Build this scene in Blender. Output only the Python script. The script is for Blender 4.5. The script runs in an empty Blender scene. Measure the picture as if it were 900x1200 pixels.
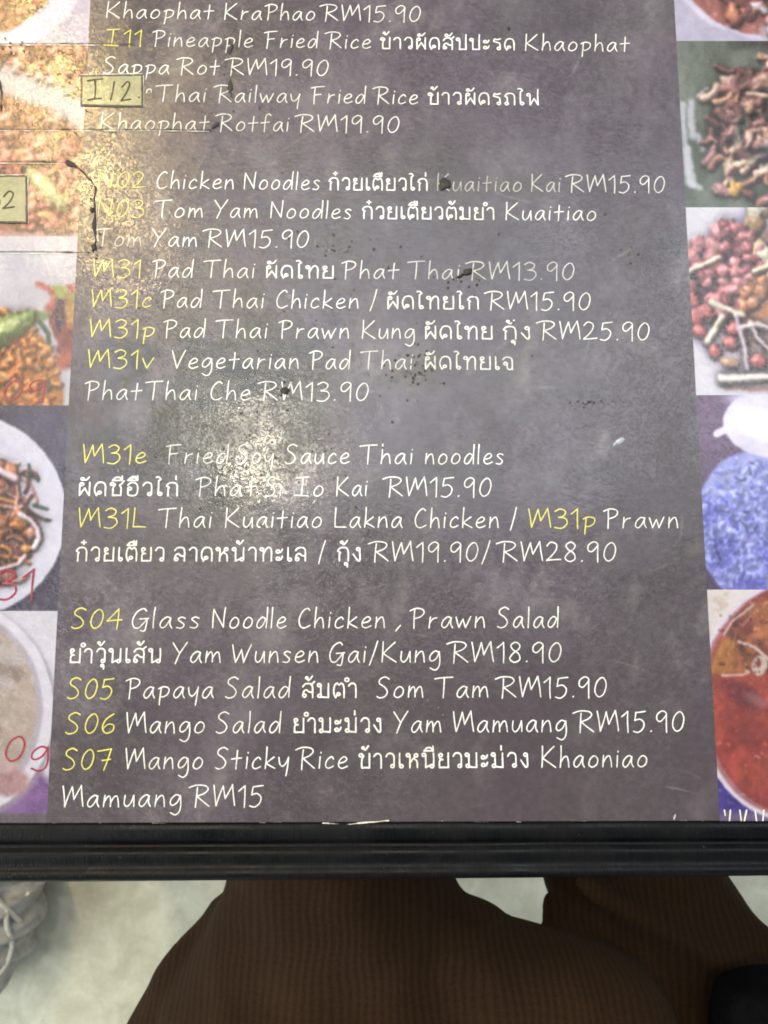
import bpy, bmesh, math, random
import numpy as np
from mathutils import Vector, Matrix, noise as mnoise

S = bpy.context.scene
COL = S.collection
rnd = random.Random(7)

# ------------------------------------------------------------------ camera, world, lamps, exposure
TABLE_Z = 0.75            # height of the table top
CAM_H = 0.37              # the phone is held this far above it
F = 900.0                 # focal length in pixels of the 900 x 1200 photograph
PITCH = math.radians(7.5)
CAM = Vector((0, 0, TABLE_Z + CAM_H))
cd = bpy.data.cameras.new('camera'); cam = bpy.data.objects.new('camera', cd); COL.objects.link(cam)
cam.location = CAM; cam.rotation_euler = (PITCH, 0, 0)
cd.sensor_fit = 'VERTICAL'; cd.sensor_height = 24.0; cd.lens = 24.0 * F / 1200
cd.clip_start = 0.01; cd.clip_end = 50
cd.dof.use_dof = True; cd.dof.focus_distance = 0.385; cd.dof.aperture_fstop = 9.0
S.camera = cam

W = bpy.data.worlds.new('World'); S.world = W; W.use_nodes = True
bg = W.node_tree.nodes['Background']
bg.inputs[0].default_value = (0.86, 0.94, 1.0, 1); bg.inputs[1].default_value = 0.48

def lamp(name, loc, target, sx, sy, power, colour):
    l = bpy.data.lights.new(name, 'AREA'); l.shape = 'RECTANGLE'; l.size = sx; l.size_y = sy
    l.energy = power; l.color = colour
    o = bpy.data.objects.new(name, l); COL.objects.link(o); o.location = loc
    o.rotation_euler = (Vector(target) - Vector(loc)).to_track_quat('-Z', 'Y').to_euler()
    return o
lamp('ceiling_lamp', (-0.38, 0.50, 2.75), (-0.06, 0.08, .75), .09, .15, 8.5, (1.0, .89, .66))
wl = lamp('warm_lamp', (-1.03, 1.60, 2.75), (-1.03, 1.60, .75), .09, 1.05, 36.0, (1.0, .70, .27))    # a warm tube hanging askew
wl.rotation_euler = (0, 0, math.radians(20))
lamp('ceiling_panel', (0.30, .95, 2.95), (.30, .95, .75), 3.0, 1.2, 46.0, (.80, .89, 1.0))
lamp('side_opening', (-2.3, -0.9, 1.9), (-.3, -.3, .2), 1.4, 1.6, 58.0, (.97, 1.0, .92))

S.view_settings.view_transform = 'Standard'; S.view_settings.look = 'None'
S.view_settings.exposure = 0.08; S.view_settings.gamma = 1.0
S.render.engine = 'CYCLES'
S.cycles.use_denoising = True; S.cycles.sample_clamp_direct = 6; S.cycles.sample_clamp_indirect = 4
S.cycles.max_bounces = 6; S.cycles.filter_width = 1.9

# ------------------------------------------------------------------ helpers
CP, SP_ = math.cos(PITCH), math.sin(PITCH)
def P(px, py, z=TABLE_Z):
    """point of the horizontal plane z that the photograph shows at (px, py)"""
    a, b = (px - 450) / F, -(py - 600) / F
    d = Vector((a, b * CP + SP_, b * SP_ - CP))
    t = (z - CAM.z) / d.z
    return CAM + d * t
def Pn(X, Y, z):
    a, b = (X - 450) / F, -(Y - 600) / F
    dy, dz = b * CP + SP_, b * SP_ - CP
    t = (z - CAM.z) / dz
    return a * t, dy * t
def slope(y): return .0115 - .0000185 * (y - 50)     # print rows run a hair askew

def lin(c):
    return tuple((v / 12.92 if v <= .04045 else ((v + .055) / 1.055) ** 2.4) for v in (x / 255 for x in c))
def lin_np(a):
    a = np.clip(a, 0, 1)
    return np.where(a <= .04045, a / 12.92, ((a + .055) / 1.055) ** 2.4)

def obj(name, me, mat=None, parent=None):
    o = bpy.data.objects.new(name, me); COL.objects.link(o)
    if mat: me.materials.append(mat)
    if parent: o.parent = parent
    return o
def empty(name, label=None, cat=None, loc=(0, 0, 0)):
    o = bpy.data.objects.new(name, None); COL.objects.link(o); o.location = loc; o.empty_display_size = .05
    if label: o['label'] = label
    if cat: o['category'] = cat
    return o
def pydata(name, v, f, smooth=False):
    me = bpy.data.meshes.new(name); me.from_pydata(v, [], f); me.update()
    if smooth: me.polygons.foreach_set('use_smooth', [True] * len(me.polygons))
    return me
def put(o, parent):
    """parent while keeping the world place (parents here are unrotated)"""
    o.parent = parent; o.matrix_parent_inverse = Matrix.Translation(-Vector(parent.location)); return o

class N:
    """tiny node-tree writer"""
    def __init__(s, name):
        s.m = bpy.data.materials.new(name); s.m.use_nodes = True
        s.t = s.m.node_tree; s.b = s.t.nodes['Principled BSDF']
    def n(s, kind, **kw):
        x = s.t.nodes.new(kind)
        for k, v in kw.items(): setattr(x, k, v)
        return x
    def l(s, a, b): s.t.links.new(a, b)
    def noise(s, vec, scale, detail=4, rough=.55, dist=0):
        x = s.n('ShaderNodeTexNoise'); x.inputs['Scale'].default_value = scale; x.inputs['Detail'].default_value = detail
        x.inputs['Roughness'].default_value = rough; x.inputs['Distortion'].default_value = dist
        s.l(vec, x.inputs['Vector']); return x.outputs['Fac']
    def ramp(s, fac, stops):
        x = s.n('ShaderNodeValToRGB'); e = x.color_ramp.elements
        while len(e) < len(stops): e.new(.5)
        for el, (p, c) in zip(e, stops):
            el.position = p; el.color = (c, c, c, 1) if isinstance(c, (int, float)) else (*c, 1)
        s.l(fac, x.inputs[0]); return x.outputs[0]
    def math(s, op, a, b=None, clamp=False):
        x = s.n('ShaderNodeMath', operation=op, use_clamp=clamp)
        for i, v in enumerate((a, b)):
            if v is None: continue
            if isinstance(v, (int, float)): x.inputs[i].default_value = v
            else: s.l(v, x.inputs[i])
        return x.outputs[0]
    def mix(s, fac, a, b, mode='MIX'):
        x = s.n('ShaderNodeMix', data_type='RGBA', blend_type=mode)
        for sock, v in ((x.inputs[0], fac), (x.inputs[6], a), (x.inputs[7], b)):
            if isinstance(v, (int, float)): sock.default_value = v
            elif isinstance(v, tuple): sock.default_value = (*v, 1)
            else: s.l(v, sock)
        return x.outputs[2]
    def pos(s, sx=1, sy=1, sz=1):
        g = s.n('ShaderNodeNewGeometry')
        if sx == sy == sz == 1: return g.outputs['Position']
        m = s.n('ShaderNodeMapping'); m.inputs['Scale'].default_value = (sx, sy, sz)
        s.l(g.outputs['Position'], m.inputs['Vector']); return m.outputs[0]
    def bump(s, h, strength, dist, prev=None):
        b = s.n('ShaderNodeBump'); b.inputs['Strength'].default_value = strength; b.inputs['Distance'].default_value = dist
        s.l(h, b.inputs['Height'])
        if prev: s.l(prev, b.inputs['Normal'])
        return b.outputs[0]
    def set(s, **kw):
        for k, v in kw.items():
            i = s.b.inputs[k]
            if isinstance(v, (int, float)): i.default_value = v
            elif isinstance(v, tuple): i.default_value = (*v, 1)
            else: s.l(v, i)

def film(nd):
    """the worn clear laminate over everything printed: same scratches wherever it lies"""
    p = nd.pos()
    wear = nd.noise(p, 9, 3, .6)                                   # how worn, cm-sized patches
    n1 = nd.noise(p, 430, 2, .6)
    n2 = nd.noise(p, 150, 2, .5)
    rg = nd.math('ABSOLUTE', nd.math('SUBTRACT', nd.noise(p, 240, 4, .7, 1.5), .5))        # thread-like cracks
    crack = nd.ramp(rg, [(0, 0), (.035, 1)])
    h = nd.math('ADD', nd.math('MULTIPLY', n1, 1.0), nd.math('MULTIPLY', crack, .30))
    h = nd.math('ADD', h, nd.math('MULTIPLY', n2, .5))
    # long fine wiping scratches, two directions
    a = nd.n('ShaderNodeMapping'); a.inputs['Rotation'].default_value = (0, 0, .9); a.inputs['Scale'].default_value = (900, 40, 1); nd.l(p, a.inputs['Vector'])
    b = nd.n('ShaderNodeMapping'); b.inputs['Rotation'].default_value = (0, 0, -.5); b.inputs['Scale'].default_value = (900, 30, 1); nd.l(p, b.inputs['Vector'])
    s1 = nd.noise(a.outputs[0], 1, 2, .5); s2 = nd.noise(b.outputs[0], 1, 2, .5)
    h = nd.math('ADD', h, nd.math('MULTIPLY', nd.math('ADD', s1, s2), .14))
    h = nd.math('MULTIPLY', h, nd.ramp(nd.noise(p, 14, 3, .6), [(.35, .35), (.65, 1.0)]))
    nrm = nd.bump(h, 1.0, FILM_BUMP)
    r = nd.ramp(nd.noise(p, 26, 5, .65), [(.36, .085), (.62, .30)])
    r = nd.math('ADD', r, nd.math('MULTIPLY', nd.math('SUBTRACT', 1.0, crack), .10))
    nd.set(**{'Coat Weight': 1.0, 'Coat Roughness': r, 'Coat Normal': nrm, 'Coat IOR': 1.5,
              'Roughness': .7, 'Specular IOR Level': .15})
FILM_BUMP = .00010

# ------------------------------------------------------------------ materials
def print_material(name):
    nd = N(name); at = nd.n('ShaderNodeVertexColor', layer_name='Col')
    fine = nd.noise(nd.pos(), 1500, 2, .6)
    c = nd.mix(.08, at.outputs[0], nd.ramp(fine, [(.3, .35), (.7, .65)]), 'OVERLAY')
    nd.set(**{'Base Color': c}); film(nd); return nd.m
def ink_material(name, c1, c2):
    nd = N(name); p = nd.pos()
    worn = nd.ramp(nd.noise(p, 26, 5, .65), [(.42, 0), (.72, 1)])
    c = nd.mix(worn, c1, c2)
    at = nd.n('ShaderNodeAttribute', attribute_type='OBJECT', attribute_name='wear')
    rub = nd.math('MULTIPLY', at.outputs['Fac'], nd.ramp(nd.noise(p, 70, 5, .7), [(.30, .35), (.66, 1)]))
    fleck = nd.ramp(nd.noise(p, 330, 4, .7), [(.60, 0), (.70, .55)])
    c = nd.mix(nd.math('MAXIMUM', rub, nd.math('MULTIPLY', fleck, nd.ramp(nd.noise(p, 18, 3, .6), [(.45, 0), (.6, 1)]))), c, (.17, .15, .11))
    grit = nd.ramp(nd.noise(p, 900, 2, .6), [(.25, .70), (.55, 1)])
    c = nd.mix(1.0, c, grit, 'MULTIPLY')
    nd.set(**{'Base Color': c}); film(nd); return nd.m
M = {}
M['print'] = print_material('printed_photo')
M['panel'] = print_material('printed_panel')
M['white_ink'] = ink_material('white_print', (.88, .87, .82), (.74, .70, .58))
M['yellow_ink'] = ink_material('yellow_print', (.78, .72, .11), (.66, .58, .14))
M['red_ink'] = ink_material('red_print', (.30, .012, .035), (.26, .02, .04))

def simple(name, col, rough, noise_scale=None, amount=.2, bump=0, spec=.5, det=4):
    nd = N(name)
    if noise_scale:
        f = nd.noise(nd.pos(), noise_scale, det, .6)
        lo = tuple(v * (1 - amount) for v in col); hi = tuple(min(1, v * (1 + amount)) for v in col)
        nd.set(**{'Base Color': nd.ramp(f, [(.3, lo), (.7, hi)])})
        if bump: nd.set(Normal=nd.bump(f, 1, bump))
    else: nd.set(**{'Base Color': col})
    nd.set(Roughness=rough, **{'Specular IOR Level': spec}); return nd.m
M['grime'] = simple('black_grime', (.022, .018, .014), .6, 900, .6, .0002)
M['backing'] = simple('menu_backing', (.5, .48, .44), .6, 60, .1)
M['film_lip_glint'] = simple('film_lip_glint', (.80, .76, .66), .3, 300, .15)  # lifted laminate lip, also the painted glints beside the film
M['fray'] = simple('laminate_fray', (.34, .31, .27), .5, 300, .4)
M['ink_pen'] = simple('pen_ink', (.035, .026, .012), .6, 500, .5)
M['sticker_rim'] = simple('sticker_dark_rim', (.05, .04, .03), .4, 500, .6, .0002)
def _sticker():
    nd = N('sticker_paper'); p = nd.pos()
    c = nd.ramp(nd.noise(p, 60, 5, .6), [(.3, (.25, .235, .125)), (.7, (.38, .365, .22))])
    nd.set(**{'Base Color': c}); film(nd); nd.set(**{'Coat Weight': .6}); return nd.m
M['sticker'] = _sticker()
M['wood'] = simple('table_board', (.10, .07, .05), .5, 30, .3)

def _rim():
    nd = N('black_edge'); p = nd.pos()
    st = nd.noise(nd.pos(1400, 90, 300), 1, 3, .6)                    # fine ribs across the moulding
    dust = nd.noise(p, 35, 5, .65)
    sep = nd.n('ShaderNodeSeparateXYZ'); nd.l(p, sep.inputs[0])
    c = nd.ramp(nd.math('MULTIPLY', st, nd.math('ADD', dust, .35)), [(.25, (.0015, .0015, .002)), (.62, (.0045, .0044, .0048))])
    fl = nd.ramp(nd.noise(p, 420, 3, .7), [(.70, 0), (.78, 1)])
    c = nd.mix(nd.math('MULTIPLY', fl, .45), c, (.12, .18, .14))
    h = nd.math('ADD', nd.math('MULTIPLY', st, 1.0), nd.math('MULTIPLY', nd.noise(p, 260, 4, .6), .6))
    nd.set(**{'Base Color': c, 'Normal': nd.bump(h, .8, .00025), 'Specular IOR Level': .15})
    nd.set(Roughness=nd.ramp(dust, [(.32, .26), (.62, .62)])); return nd.m
M['rim'] = _rim()

def _floor():
    nd = N('pale_floor'); p = nd.pos()
    a = nd.noise(p, 22, 7, .68, .5); b = nd.noise(p, 90, 4, .6); 
    c = nd.ramp(a, [(.30, (.37, .365, .28)), (.5, (.46, .455, .36)), (.70, (.55, .55, .455))])
    c = nd.mix(.22, c, nd.ramp(b, [(.3, .36), (.7, .62)]), 'OVERLAY')
    c = nd.mix(nd.ramp(nd.noise(p, 23, 3, .5), [(.66, 0), (.72, .6)]), c, (.30, .29, .22))
    nd.set(**{'Base Color': c, 'Roughness': .55, 'Normal': nd.bump(b, .3, .002)}); return nd.m
M['floor'] = _floor()

def _knit():
    nd = N('brown_knit'); at = nd.n('ShaderNodeUVMap')
    mp = nd.n('ShaderNodeMapping'); nd.l(nd.pos(), mp.inputs['Vector'])
    wob = nd.n('ShaderNodeTexNoise'); wob.inputs['Scale'].default_value = 12; nd.l(nd.pos(), wob.inputs['Vector'])
    vm = nd.n('ShaderNodeVectorMath', operation='MULTIPLY_ADD'); nd.l(wob.outputs['Color'], vm.inputs[0])
    vm.inputs[1].default_value = (.022, .022, .022); nd.l(nd.pos(), vm.inputs[2])
    w1 = nd.n('ShaderNodeTexWave', bands_direction='X'); w1.inputs['Scale'].default_value = 62; nd.l(vm.outputs[0], w1.inputs['Vector'])
    w2 = nd.n('ShaderNodeTexWave', bands_direction='Y'); w2.inputs['Scale'].default_value = 80; nd.l(vm.outputs[0], w2.inputs['Vector'])
    fz = nd.noise(nd.pos(), 700, 3, .7)
    h = nd.math('ADD', nd.math('MULTIPLY', w1.outputs['Fac'], .30), nd.math('ADD', nd.math('MULTIPLY', w2.outputs['Fac'], .05), nd.math('MULTIPLY', fz, .95)))
    c = nd.ramp(h, [(.30, (.0135, .0066, .0028)), (.95, (.031, .0155, .0068))])
    c = nd.mix(.5, c, nd.ramp(nd.noise(nd.pos(), 25, 3, .5), [(.3, .38), (.7, .62)]), 'OVERLAY')
    nd.set(**{'Base Color': c, 'Roughness': .9, 'Specular IOR Level': .1, 'Normal': nd.bump(h, .6, .0012),
              'Sheen Weight': .05, 'Sheen Roughness': .5, 'Sheen Tint': (.5, .33, .2)}); return nd.m
M['knit'] = _knit()
M['skin'] = simple('skin', (.42, .26, .18), .5, 60, .08)
M['bag'] = simple('black_bag', (.0025, .0025, .003), .8, 300, .3, .0003, .03)
M['cloth_grey'] = simple('grey_cloth', (.40, .39, .37), .7, 60, .3, .0006, .3)
M['cord'] = simple('pale_cord', (.50, .49, .44), .6, 300, .2)
M['shoe'] = simple('dark_shoe', (.03, .03, .03), .5, 100, .2)

# ------------------------------------------------------------------ floor
def grid_plane(x0, x1, y0, y1, z):
    return pydata('sheet', [(x0, y0, z), (x1, y0, z), (x1, y1, z), (x0, y1, z)], [(0, 1, 2, 3)])
fl = obj('floor', grid_plane(-3, 3, -3, 3, 0), M['floor']); fl['kind'] = 'structure'

# ------------------------------------------------------------------ table
XL, XR = -.46, .46
table = empty('table', 'dark table edged with black moulding, menu lying on top', 'table', (0, .25, 0))
YB0, YB1 = P(450, 963).y, P(450, 1034).y
def box(x0, x1, y0, y1, z0, z1, bev=0):
    bm = bmesh.new(); bmesh.ops.create_cube(bm, size=1)
    for v in bm.verts: v.co = Vector(((x0 + x1) / 2 + v.co.x * (x1 - x0), (y0 + y1) / 2 + v.co.y * (y1 - y0), (z0 + z1) / 2 + v.co.z * (z1 - z0)))
    if bev: bmesh.ops.bevel(bm, geom=list(bm.edges), offset=bev, segments=2, affect='EDGES')
    me = bpy.data.meshes.new('box'); bm.to_mesh(me); bm.free(); return me
put(obj('table_top', box(XL, XR, YB0 + .001, .62, TABLE_Z - .028, TABLE_Z - .0012), M['wood']), table)
for sx in (XL + .05, XR - .05):
    for y in (-.02, .55):
        put(obj('leg', box(sx - .02, sx + .02, y - .02, y + .02, 0, TABLE_Z - .0285, .002), M['rim']), table)
# moulded front edge: section in (fraction of the width, height above the table top, mm)
sec = [(0, -6), (0, .9), (.03, 1.6), (.10, 2.2), (.24, 2.0), (.30, 1.2), (.335, -.3), (.37, -.9), (.41, -.4), (.45, 1.3), (.50, 1.9),
       (.56, 1.7), (.64, .9), (.70, .7), (.75, 1.4), (.79, 2.3), (.84, 2.5), (.90, 1.6), (.955, -.8), (.99, -4), (1.0, -9), (1.0, -24), (.93, -27), (.02, -27)]
nseg = 240; v = []; f = []
for i in range(nseg + 1):
    x = XL + (XR - XL) * i / nseg
    px = 450 + x * F / .385
    # the rim widens a hair to the left, and is knocked about a little
    ya, yb = P(px, 963 + (px - 450) * -.0035).y, P(px, 1034 + (px - 450) * -.0095).y
    for j, (t, h) in enumerate(sec):
        w = mnoise.noise(Vector((x * 18, j * .35, 3))) * .00030 + mnoise.noise(Vector((x * 90, j * .6, 9))) * .00010
        bead = .0 if not (.74 < t < .88) else .00032 * max(0, math.cos(x * 2 * math.pi / .0140)) ** 3
        v.append((x, ya + (yb - ya) * t + w * .6, TABLE_Z + h * .001 + w + bead))
m = len(sec)
for i in range(nseg):
    for j in range(m):
        a, b = i * m + j, i * m + (j + 1) % m
        f.append((a, b, b + m, a + m))
f += [tuple(range(m - 1, -1, -1)), tuple(range(nseg * m, nseg * m + m))]
rim = put(obj('edge_moulding', pydata('rim', v, [tuple(reversed(q)) for q in f], True), M['rim']), table)
rim['label'] = 'black ribbed edge moulding along the front of the table'
bmx = bmesh.new(); bmx.from_mesh(rim.data); bmesh.ops.recalc_face_normals(bmx, faces=bmx.faces); bmx.to_mesh(rim.data); bmx.free()

# ------------------------------------------------------------------ painter for what is printed on the sheet
def vnoise(X, Y, s, seed):
    r = np.random.RandomState(int(abs(seed))); T = r.rand(64, 64)
    x, y = X / s + 1000.3, Y / s + 1000.7
    xi, yi = np.floor(x).astype(int), np.floor(y).astype(int); fx, fy = x - xi, y - yi
    fx, fy = fx * fx * (3 - 2 * fx), fy * fy * (3 - 2 * fy)
    g = lambda i, j: T[i % 64, j % 64]
    return (g(xi, yi) * (1 - fx) + g(xi + 1, yi) * fx) * (1 - fy) + (g(xi, yi + 1) * (1 - fx) + g(xi + 1, yi + 1) * fx) * fy
def fbm(X, Y, s, seed, o=4):
    a = 0; k = .5; t = 0
    for i in range(o): a = a + k * vnoise(X, Y, s / 2 ** i, seed + i * 7); t += k; k *= .55
    return a / t
XLe = lambda y: 106 - .0537 * y         # left and right edge of the grey panel
XRe = lambda y: 790 + .0558 * y
class Art:
    def __init__(s, x0, x1, y0, y1, step, bgc):
        s.nx, s.ny = int((x1 - x0) / step) + 1, int((y1 - y0) / step) + 1
        s.X, s.Y = np.meshgrid(np.linspace(x0, x1, s.nx), np.linspace(y0, y1, s.ny))
        
        if x1 == 110: s.X = x0 + (XLe(s.Y) - x0) * (s.X - x0) / (110 - x0)
        if x0 == 788: s.X = XRe(s.Y) + (x1 - XRe(s.Y)) * (s.X - 788) / (x1 - 788)
        s.H = np.zeros(s.X.shape); s.C = np.ones((s.ny, s.nx, 3)) * (np.array(bgc) / 255); s.r = np.random.RandomState(int(abs(x0 * 7 + y0 * 3)) + 5)
    def lay(s, a, c):
        a = np.clip(a, 0, 1)[..., None]; s.C = s.C * (1 - a) + np.array(c) / 255 * a
    def win(s, x0, x1, y0, y1):
        (i0, i1), (k0, k1) = np.searchsorted(s.X[0], (x0, x1)), np.searchsorted(s.X[-1], (x0, x1)); i0, i1 = min(i0, k0), max(i1, k1); j0, j1 = np.searchsorted(s.Y[:, 0], (y0, y1))
        return slice(max(0, j0 - 1), j1 + 1), slice(max(0, i0 - 1), i1 + 1)
    def lay_w(s, w, a, c):
        a = np.clip(a, 0, 1)[..., None]; s.C[w] = s.C[w] * (1 - a) + np.array(c) / 255 * a
    def ell(s, cx, cy, rx, ry, c, rot=0, soft=1.2, al=1, wob=0, seed=3):
        m = max(rx, ry) * (1 + wob * .6) + soft * 1.5
        w = s.win(cx - m, cx + m, cy - m, cy + m); X, Y = s.X[w], s.Y[w]
        if X.size == 0: return
        dx, dy = X - cx, Y - cy; co, si = math.cos(rot), math.sin(rot)
        d = np.hypot((dx * co + dy * si) / rx, (-dx * si + dy * co) / ry)
        if wob: d = d + (fbm(X, Y, max(rx, ry) * .45, seed, 3) - .5) * wob
        s.lay_w(w, np.clip((1 - d) * min(rx, ry) / soft + .5, 0, 1) * al, c)
    def line(s, pts, w, c, al=1, soft=1.0):
        m = w / 2 + soft + 1; xs, ys = [p[0] for p in pts], [p[1] for p in pts]
        wn = s.win(min(xs) - m, max(xs) + m, min(ys) - m, max(ys) + m); X, Y = s.X[wn], s.Y[wn]
        if X.size == 0: return
        D = np.full(X.shape, 1e9)
        for (ax, ay), (bx, by) in zip(pts[:-1], pts[1:]):
            L = max(1e-6, (bx - ax) ** 2 + (by - ay) ** 2)
            t = np.clip(((X - ax) * (bx - ax) + (Y - ay) * (by - ay)) / L, 0, 1)
            D = np.minimum(D, np.hypot(X - ax - t * (bx - ax), Y - ay - t * (by - ay)))
        s.lay_w(wn, np.clip((w / 2 - D) / soft + .5, 0, 1) * al, c)
    def raise_(s, w, hz, c):
        """z-buffered: keep the piece where it lies above what is there"""
        H = s.H[w]; m = hz > H; H[m] = hz[m]; C = s.C[w]; C[m] = np.clip(np.array(c, float) / 255, 0, 1)
    def piece(s, x, y, rx, ry, c, rot, lift=None):
        m = max(rx, ry) + 2; w = s.win(x - m, x + m, y - m, y + m); X, Y = s.X[w], s.Y[w]
        if X.size == 0: return
        co, si = math.cos(rot), math.sin(rot); dx, dy = X - x, Y - y
        d = np.hypot((dx * co + dy * si) / rx, (-dx * si + dy * co) / ry) + (vnoise(X, Y, 5, int(x * 3 + y * 5)) - .5) * .35
        base = s.r.uniform(1, 8) if lift is None else lift
        s.raise_(w, np.where(d < 1, base + min(rx, ry) * .95 * np.sqrt(np.clip(1 - d * d, 0, 1)) + (vnoise(X, Y, 4, 7) - .5) * .9, -9), c)
    def rod(s, pts, wd, c, lift=None):
        m = wd / 2 + 2; xs, ys = [p[0] for p in pts], [p[1] for p in pts]
        w = s.win(min(xs) - m, max(xs) + m, min(ys) - m, max(ys) + m); X, Y = s.X[w], s.Y[w]
        if X.size == 0: return
        D = np.full(X.shape, 1e9)
        for (ax, ay), (bx, by) in zip(pts[:-1], pts[1:]):
            L = max(1e-6, (bx - ax) ** 2 + (by - ay) ** 2)
            t = np.clip(((X - ax) * (bx - ax) + (Y - ay) * (by - ay)) / L, 0, 1)
            D = np.minimum(D, np.hypot(X - ax - t * (bx - ax), Y - ay - t * (by - ay)))
        base = s.r.uniform(1, 9) if lift is None else lift
        s.raise_(w, np.where(D < wd / 2, base + np.sqrt(np.clip(wd * wd / 4 - D * D, 0, None)) + (vnoise(X, Y, 4, 17) - .5) * .7, -9), c)
    def shade(s, k=1.0):
        """light the heaped food from the upper left, as the printed picture shows it"""
        if s.H.max() <= 0: return
        H = s.H.copy()
        for _ in range(1):
            q = np.pad(H, 1, 'edge'); q = (q[:-2] + q[2:] + 2 * q[1:-1]) / 4; H = (q[:, :-2] + q[:, 2:] + 2 * q[:, 1:-1]) / 4
        gy, gx = np.gradient(H, STEP); n = np.stack([-gx, -gy, np.full_like(gx, 1.0)], -1); n /= np.linalg.norm(n, axis=-1, keepdims=True)
        lv = np.array((-.42, -.55, .72)); lam = np.clip(n @ lv, 0, 1) / .72
        B = H.copy()
        for r in (3, 3, 5):
            c = np.cumsum(np.pad(B, ((r + 1, r), (0, 0)), 'edge'), 0); B = (c[2 * r + 1:] - c[:-2 * r - 1]) / (2 * r + 1)
            c = np.cumsum(np.pad(B, ((0, 0), (r + 1, r)), 'edge'), 1); B = (c[:, 2 * r + 1:] - c[:, :-2 * r - 1]) / (2 * r + 1)
        ao = np.clip(1 - (B - H) * .075, .46, 1.06)
        hv = lv + np.array((0, 0, 1)); hv /= np.linalg.norm(hv); sp = np.clip(n @ hv, 0, 1) ** 36 * (s.H > .5)
        C1 = s.C * (((.46 + .57 * lam) * ao)[..., None] ** np.array((.92, 1.0, 1.04))) + (sp * .30)[..., None] * np.array((1, .97, .93)); s.C = s.C * (1 - k) + C1 * k
    def heap(s, inside, n, r0, r1, pal, el=(1, 1.8)):
        x0, x1, y0, y1 = s.X.min(), s.X.max(), s.Y.min(), s.Y.max(); k = 0
        while k < n:
            x, y = s.r.uniform(x0, x1), s.r.uniform(y0, y1)
            if not inside(x, y): n -= .3; continue
            k += 1; a = s.r.uniform(r0, r1); c = np.array(pal[s.r.randint(len(pal))]) * s.r.uniform(.8, 1.15)
            s.piece(x, y, a * s.r.uniform(*el), a, np.minimum(c, 255), s.r.uniform(0, 3.14))
    def strands(s, inside, n, pal, w=(1.5, 3), ln=(15, 40)):
        x0, x1, y0, y1 = s.X.min(), s.X.max(), s.Y.min(), s.Y.max(); k = 0
        while k < n:
            x, y = s.r.uniform(x0, x1), s.r.uniform(y0, y1)
            if not inside(x, y): n -= .3; continue
            k += 1; a = s.r.uniform(0, 6.28); da = s.r.uniform(-.35, .35); L = s.r.uniform(*ln); pts = [(x, y)]
            for q in range(7): a += da; x += math.cos(a) * L / 7; y += math.sin(a) * L / 7; pts.append((x, y))
            c = np.array(pal[s.r.randint(len(pal))]) * s.r.uniform(.8, 1.12); ww = s.r.uniform(*w)
            s.rod(pts, ww, np.minimum(c, 255))
    def grain(s, amt, sc, seed):
        s.C = s.C * (1 + amt * (fbm(s.X, s.Y, sc, seed) - .5)[..., None] * 2)
    def mesh(s, name, quad, z, gain=1.0, sat=1.0):
        """quad: photograph-space corner columns -> the sheet"""
        X, Y = quad(s.X, s.Y) if quad else (s.X, s.Y)
        wx, wy = Pn(X, Y, z)
        nv = s.nx * s.ny; co = np.empty((nv, 3)); co[:, 0] = wx.ravel(); co[:, 1] = wy.ravel(); co[:, 2] = z
        me = bpy.data.meshes.new(name)
        i = np.arange(s.nx - 1)[None, :] + np.arange(s.ny - 1)[:, None] * s.nx
        q = np.stack([i, i + s.nx, i + s.nx + 1, i + 1], -1).reshape(-1, 4)
        me.vertices.add(nv); me.vertices.foreach_set('co', co.ravel())
        me.loops.add(q.size); me.loops.foreach_set('vertex_index', q.ravel().astype(np.int32))
        me.polygons.add(len(q)); me.polygons.foreach_set('loop_start', np.arange(0, q.size, 4, dtype=np.int32))
        me.polygons.foreach_set('loop_total', np.full(len(q), 4, dtype=np.int32))
        C = np.clip(s.C, 0, 1); g = C.mean(-1, keepdims=True); C = g + (C - g) * sat
        C = lin_np(C) * gain
        at = me.color_attributes.new('Col', 'FLOAT_COLOR', 'POINT')
        at.data.foreach_set('color', np.concatenate([np.clip(C, 0, 1).reshape(-1, 3), np.ones((nv, 1))], 1).ravel())
        me.update(); me.validate(); return me

Z0 = TABLE_Z
ZS = Z0 + .0006      # print surface
ZI = Z0 + .0008      # lettering
menu = empty('menu_sheet', 'worn laminated menu of white and yellow dish names lying on the table', 'menu', (0, .2, Z0))

YTOP, YBOT = -110.0, 963.0
def bot(px): return YBOT - (px - 450) * .0035
# backing board
bx0, bx1 = P(-120, 600).x, P(1030, 600).x
by0, by1 = P(450, 960.5).y, P(450, YTOP - 4).y
put(obj('backing_board', box(bx0, bx1, by0, by1, Z0 - .0010, Z0 + .0003), M['backing']), menu)

# ---- dark panel with its stains
A = Art(0, 1, 0, 1, 1, (0, 0, 0))
PX, PY = 400, 620
A.nx, A.ny = PX, PY
U, V = np.meshgrid(np.linspace(0, 1, PX), np.linspace(YTOP, YBOT, PY))
A.X = XLe(V) + (XRe(V) - XLe(V)) * U; A.Y = V - (A.X - 450) * .0035 * np.clip((V - 700) / 263, 0, 1)
A.C = np.ones((PY, PX, 3)) * np.array((72, 62, 69)) / 255
t = fbm(A.X, A.Y, 170, 11)
A.lay(np.clip((t - .45) * 3, 0, 1) * .55, (88, 78, 90)); A.lay(np.clip((.5 - t) * 3, 0, 1) * .5, (76, 69, 68))
sc = fbm(A.X * .8 + A.Y * .3, A.Y * .5 - A.X * .4, 70, 29, 5)
A.lay(np.clip((sc - .52) * 4, 0, 1) * .30, (150, 145, 148))                     # wiped-on dull scuffs
sc = fbm(A.X + A.Y * .3, A.Y * .7 - A.X * .2, 30, 57, 5); A.lay(np.clip((sc - .60) * 5, 0, 1) * .22, (160, 156, 150))
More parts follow.
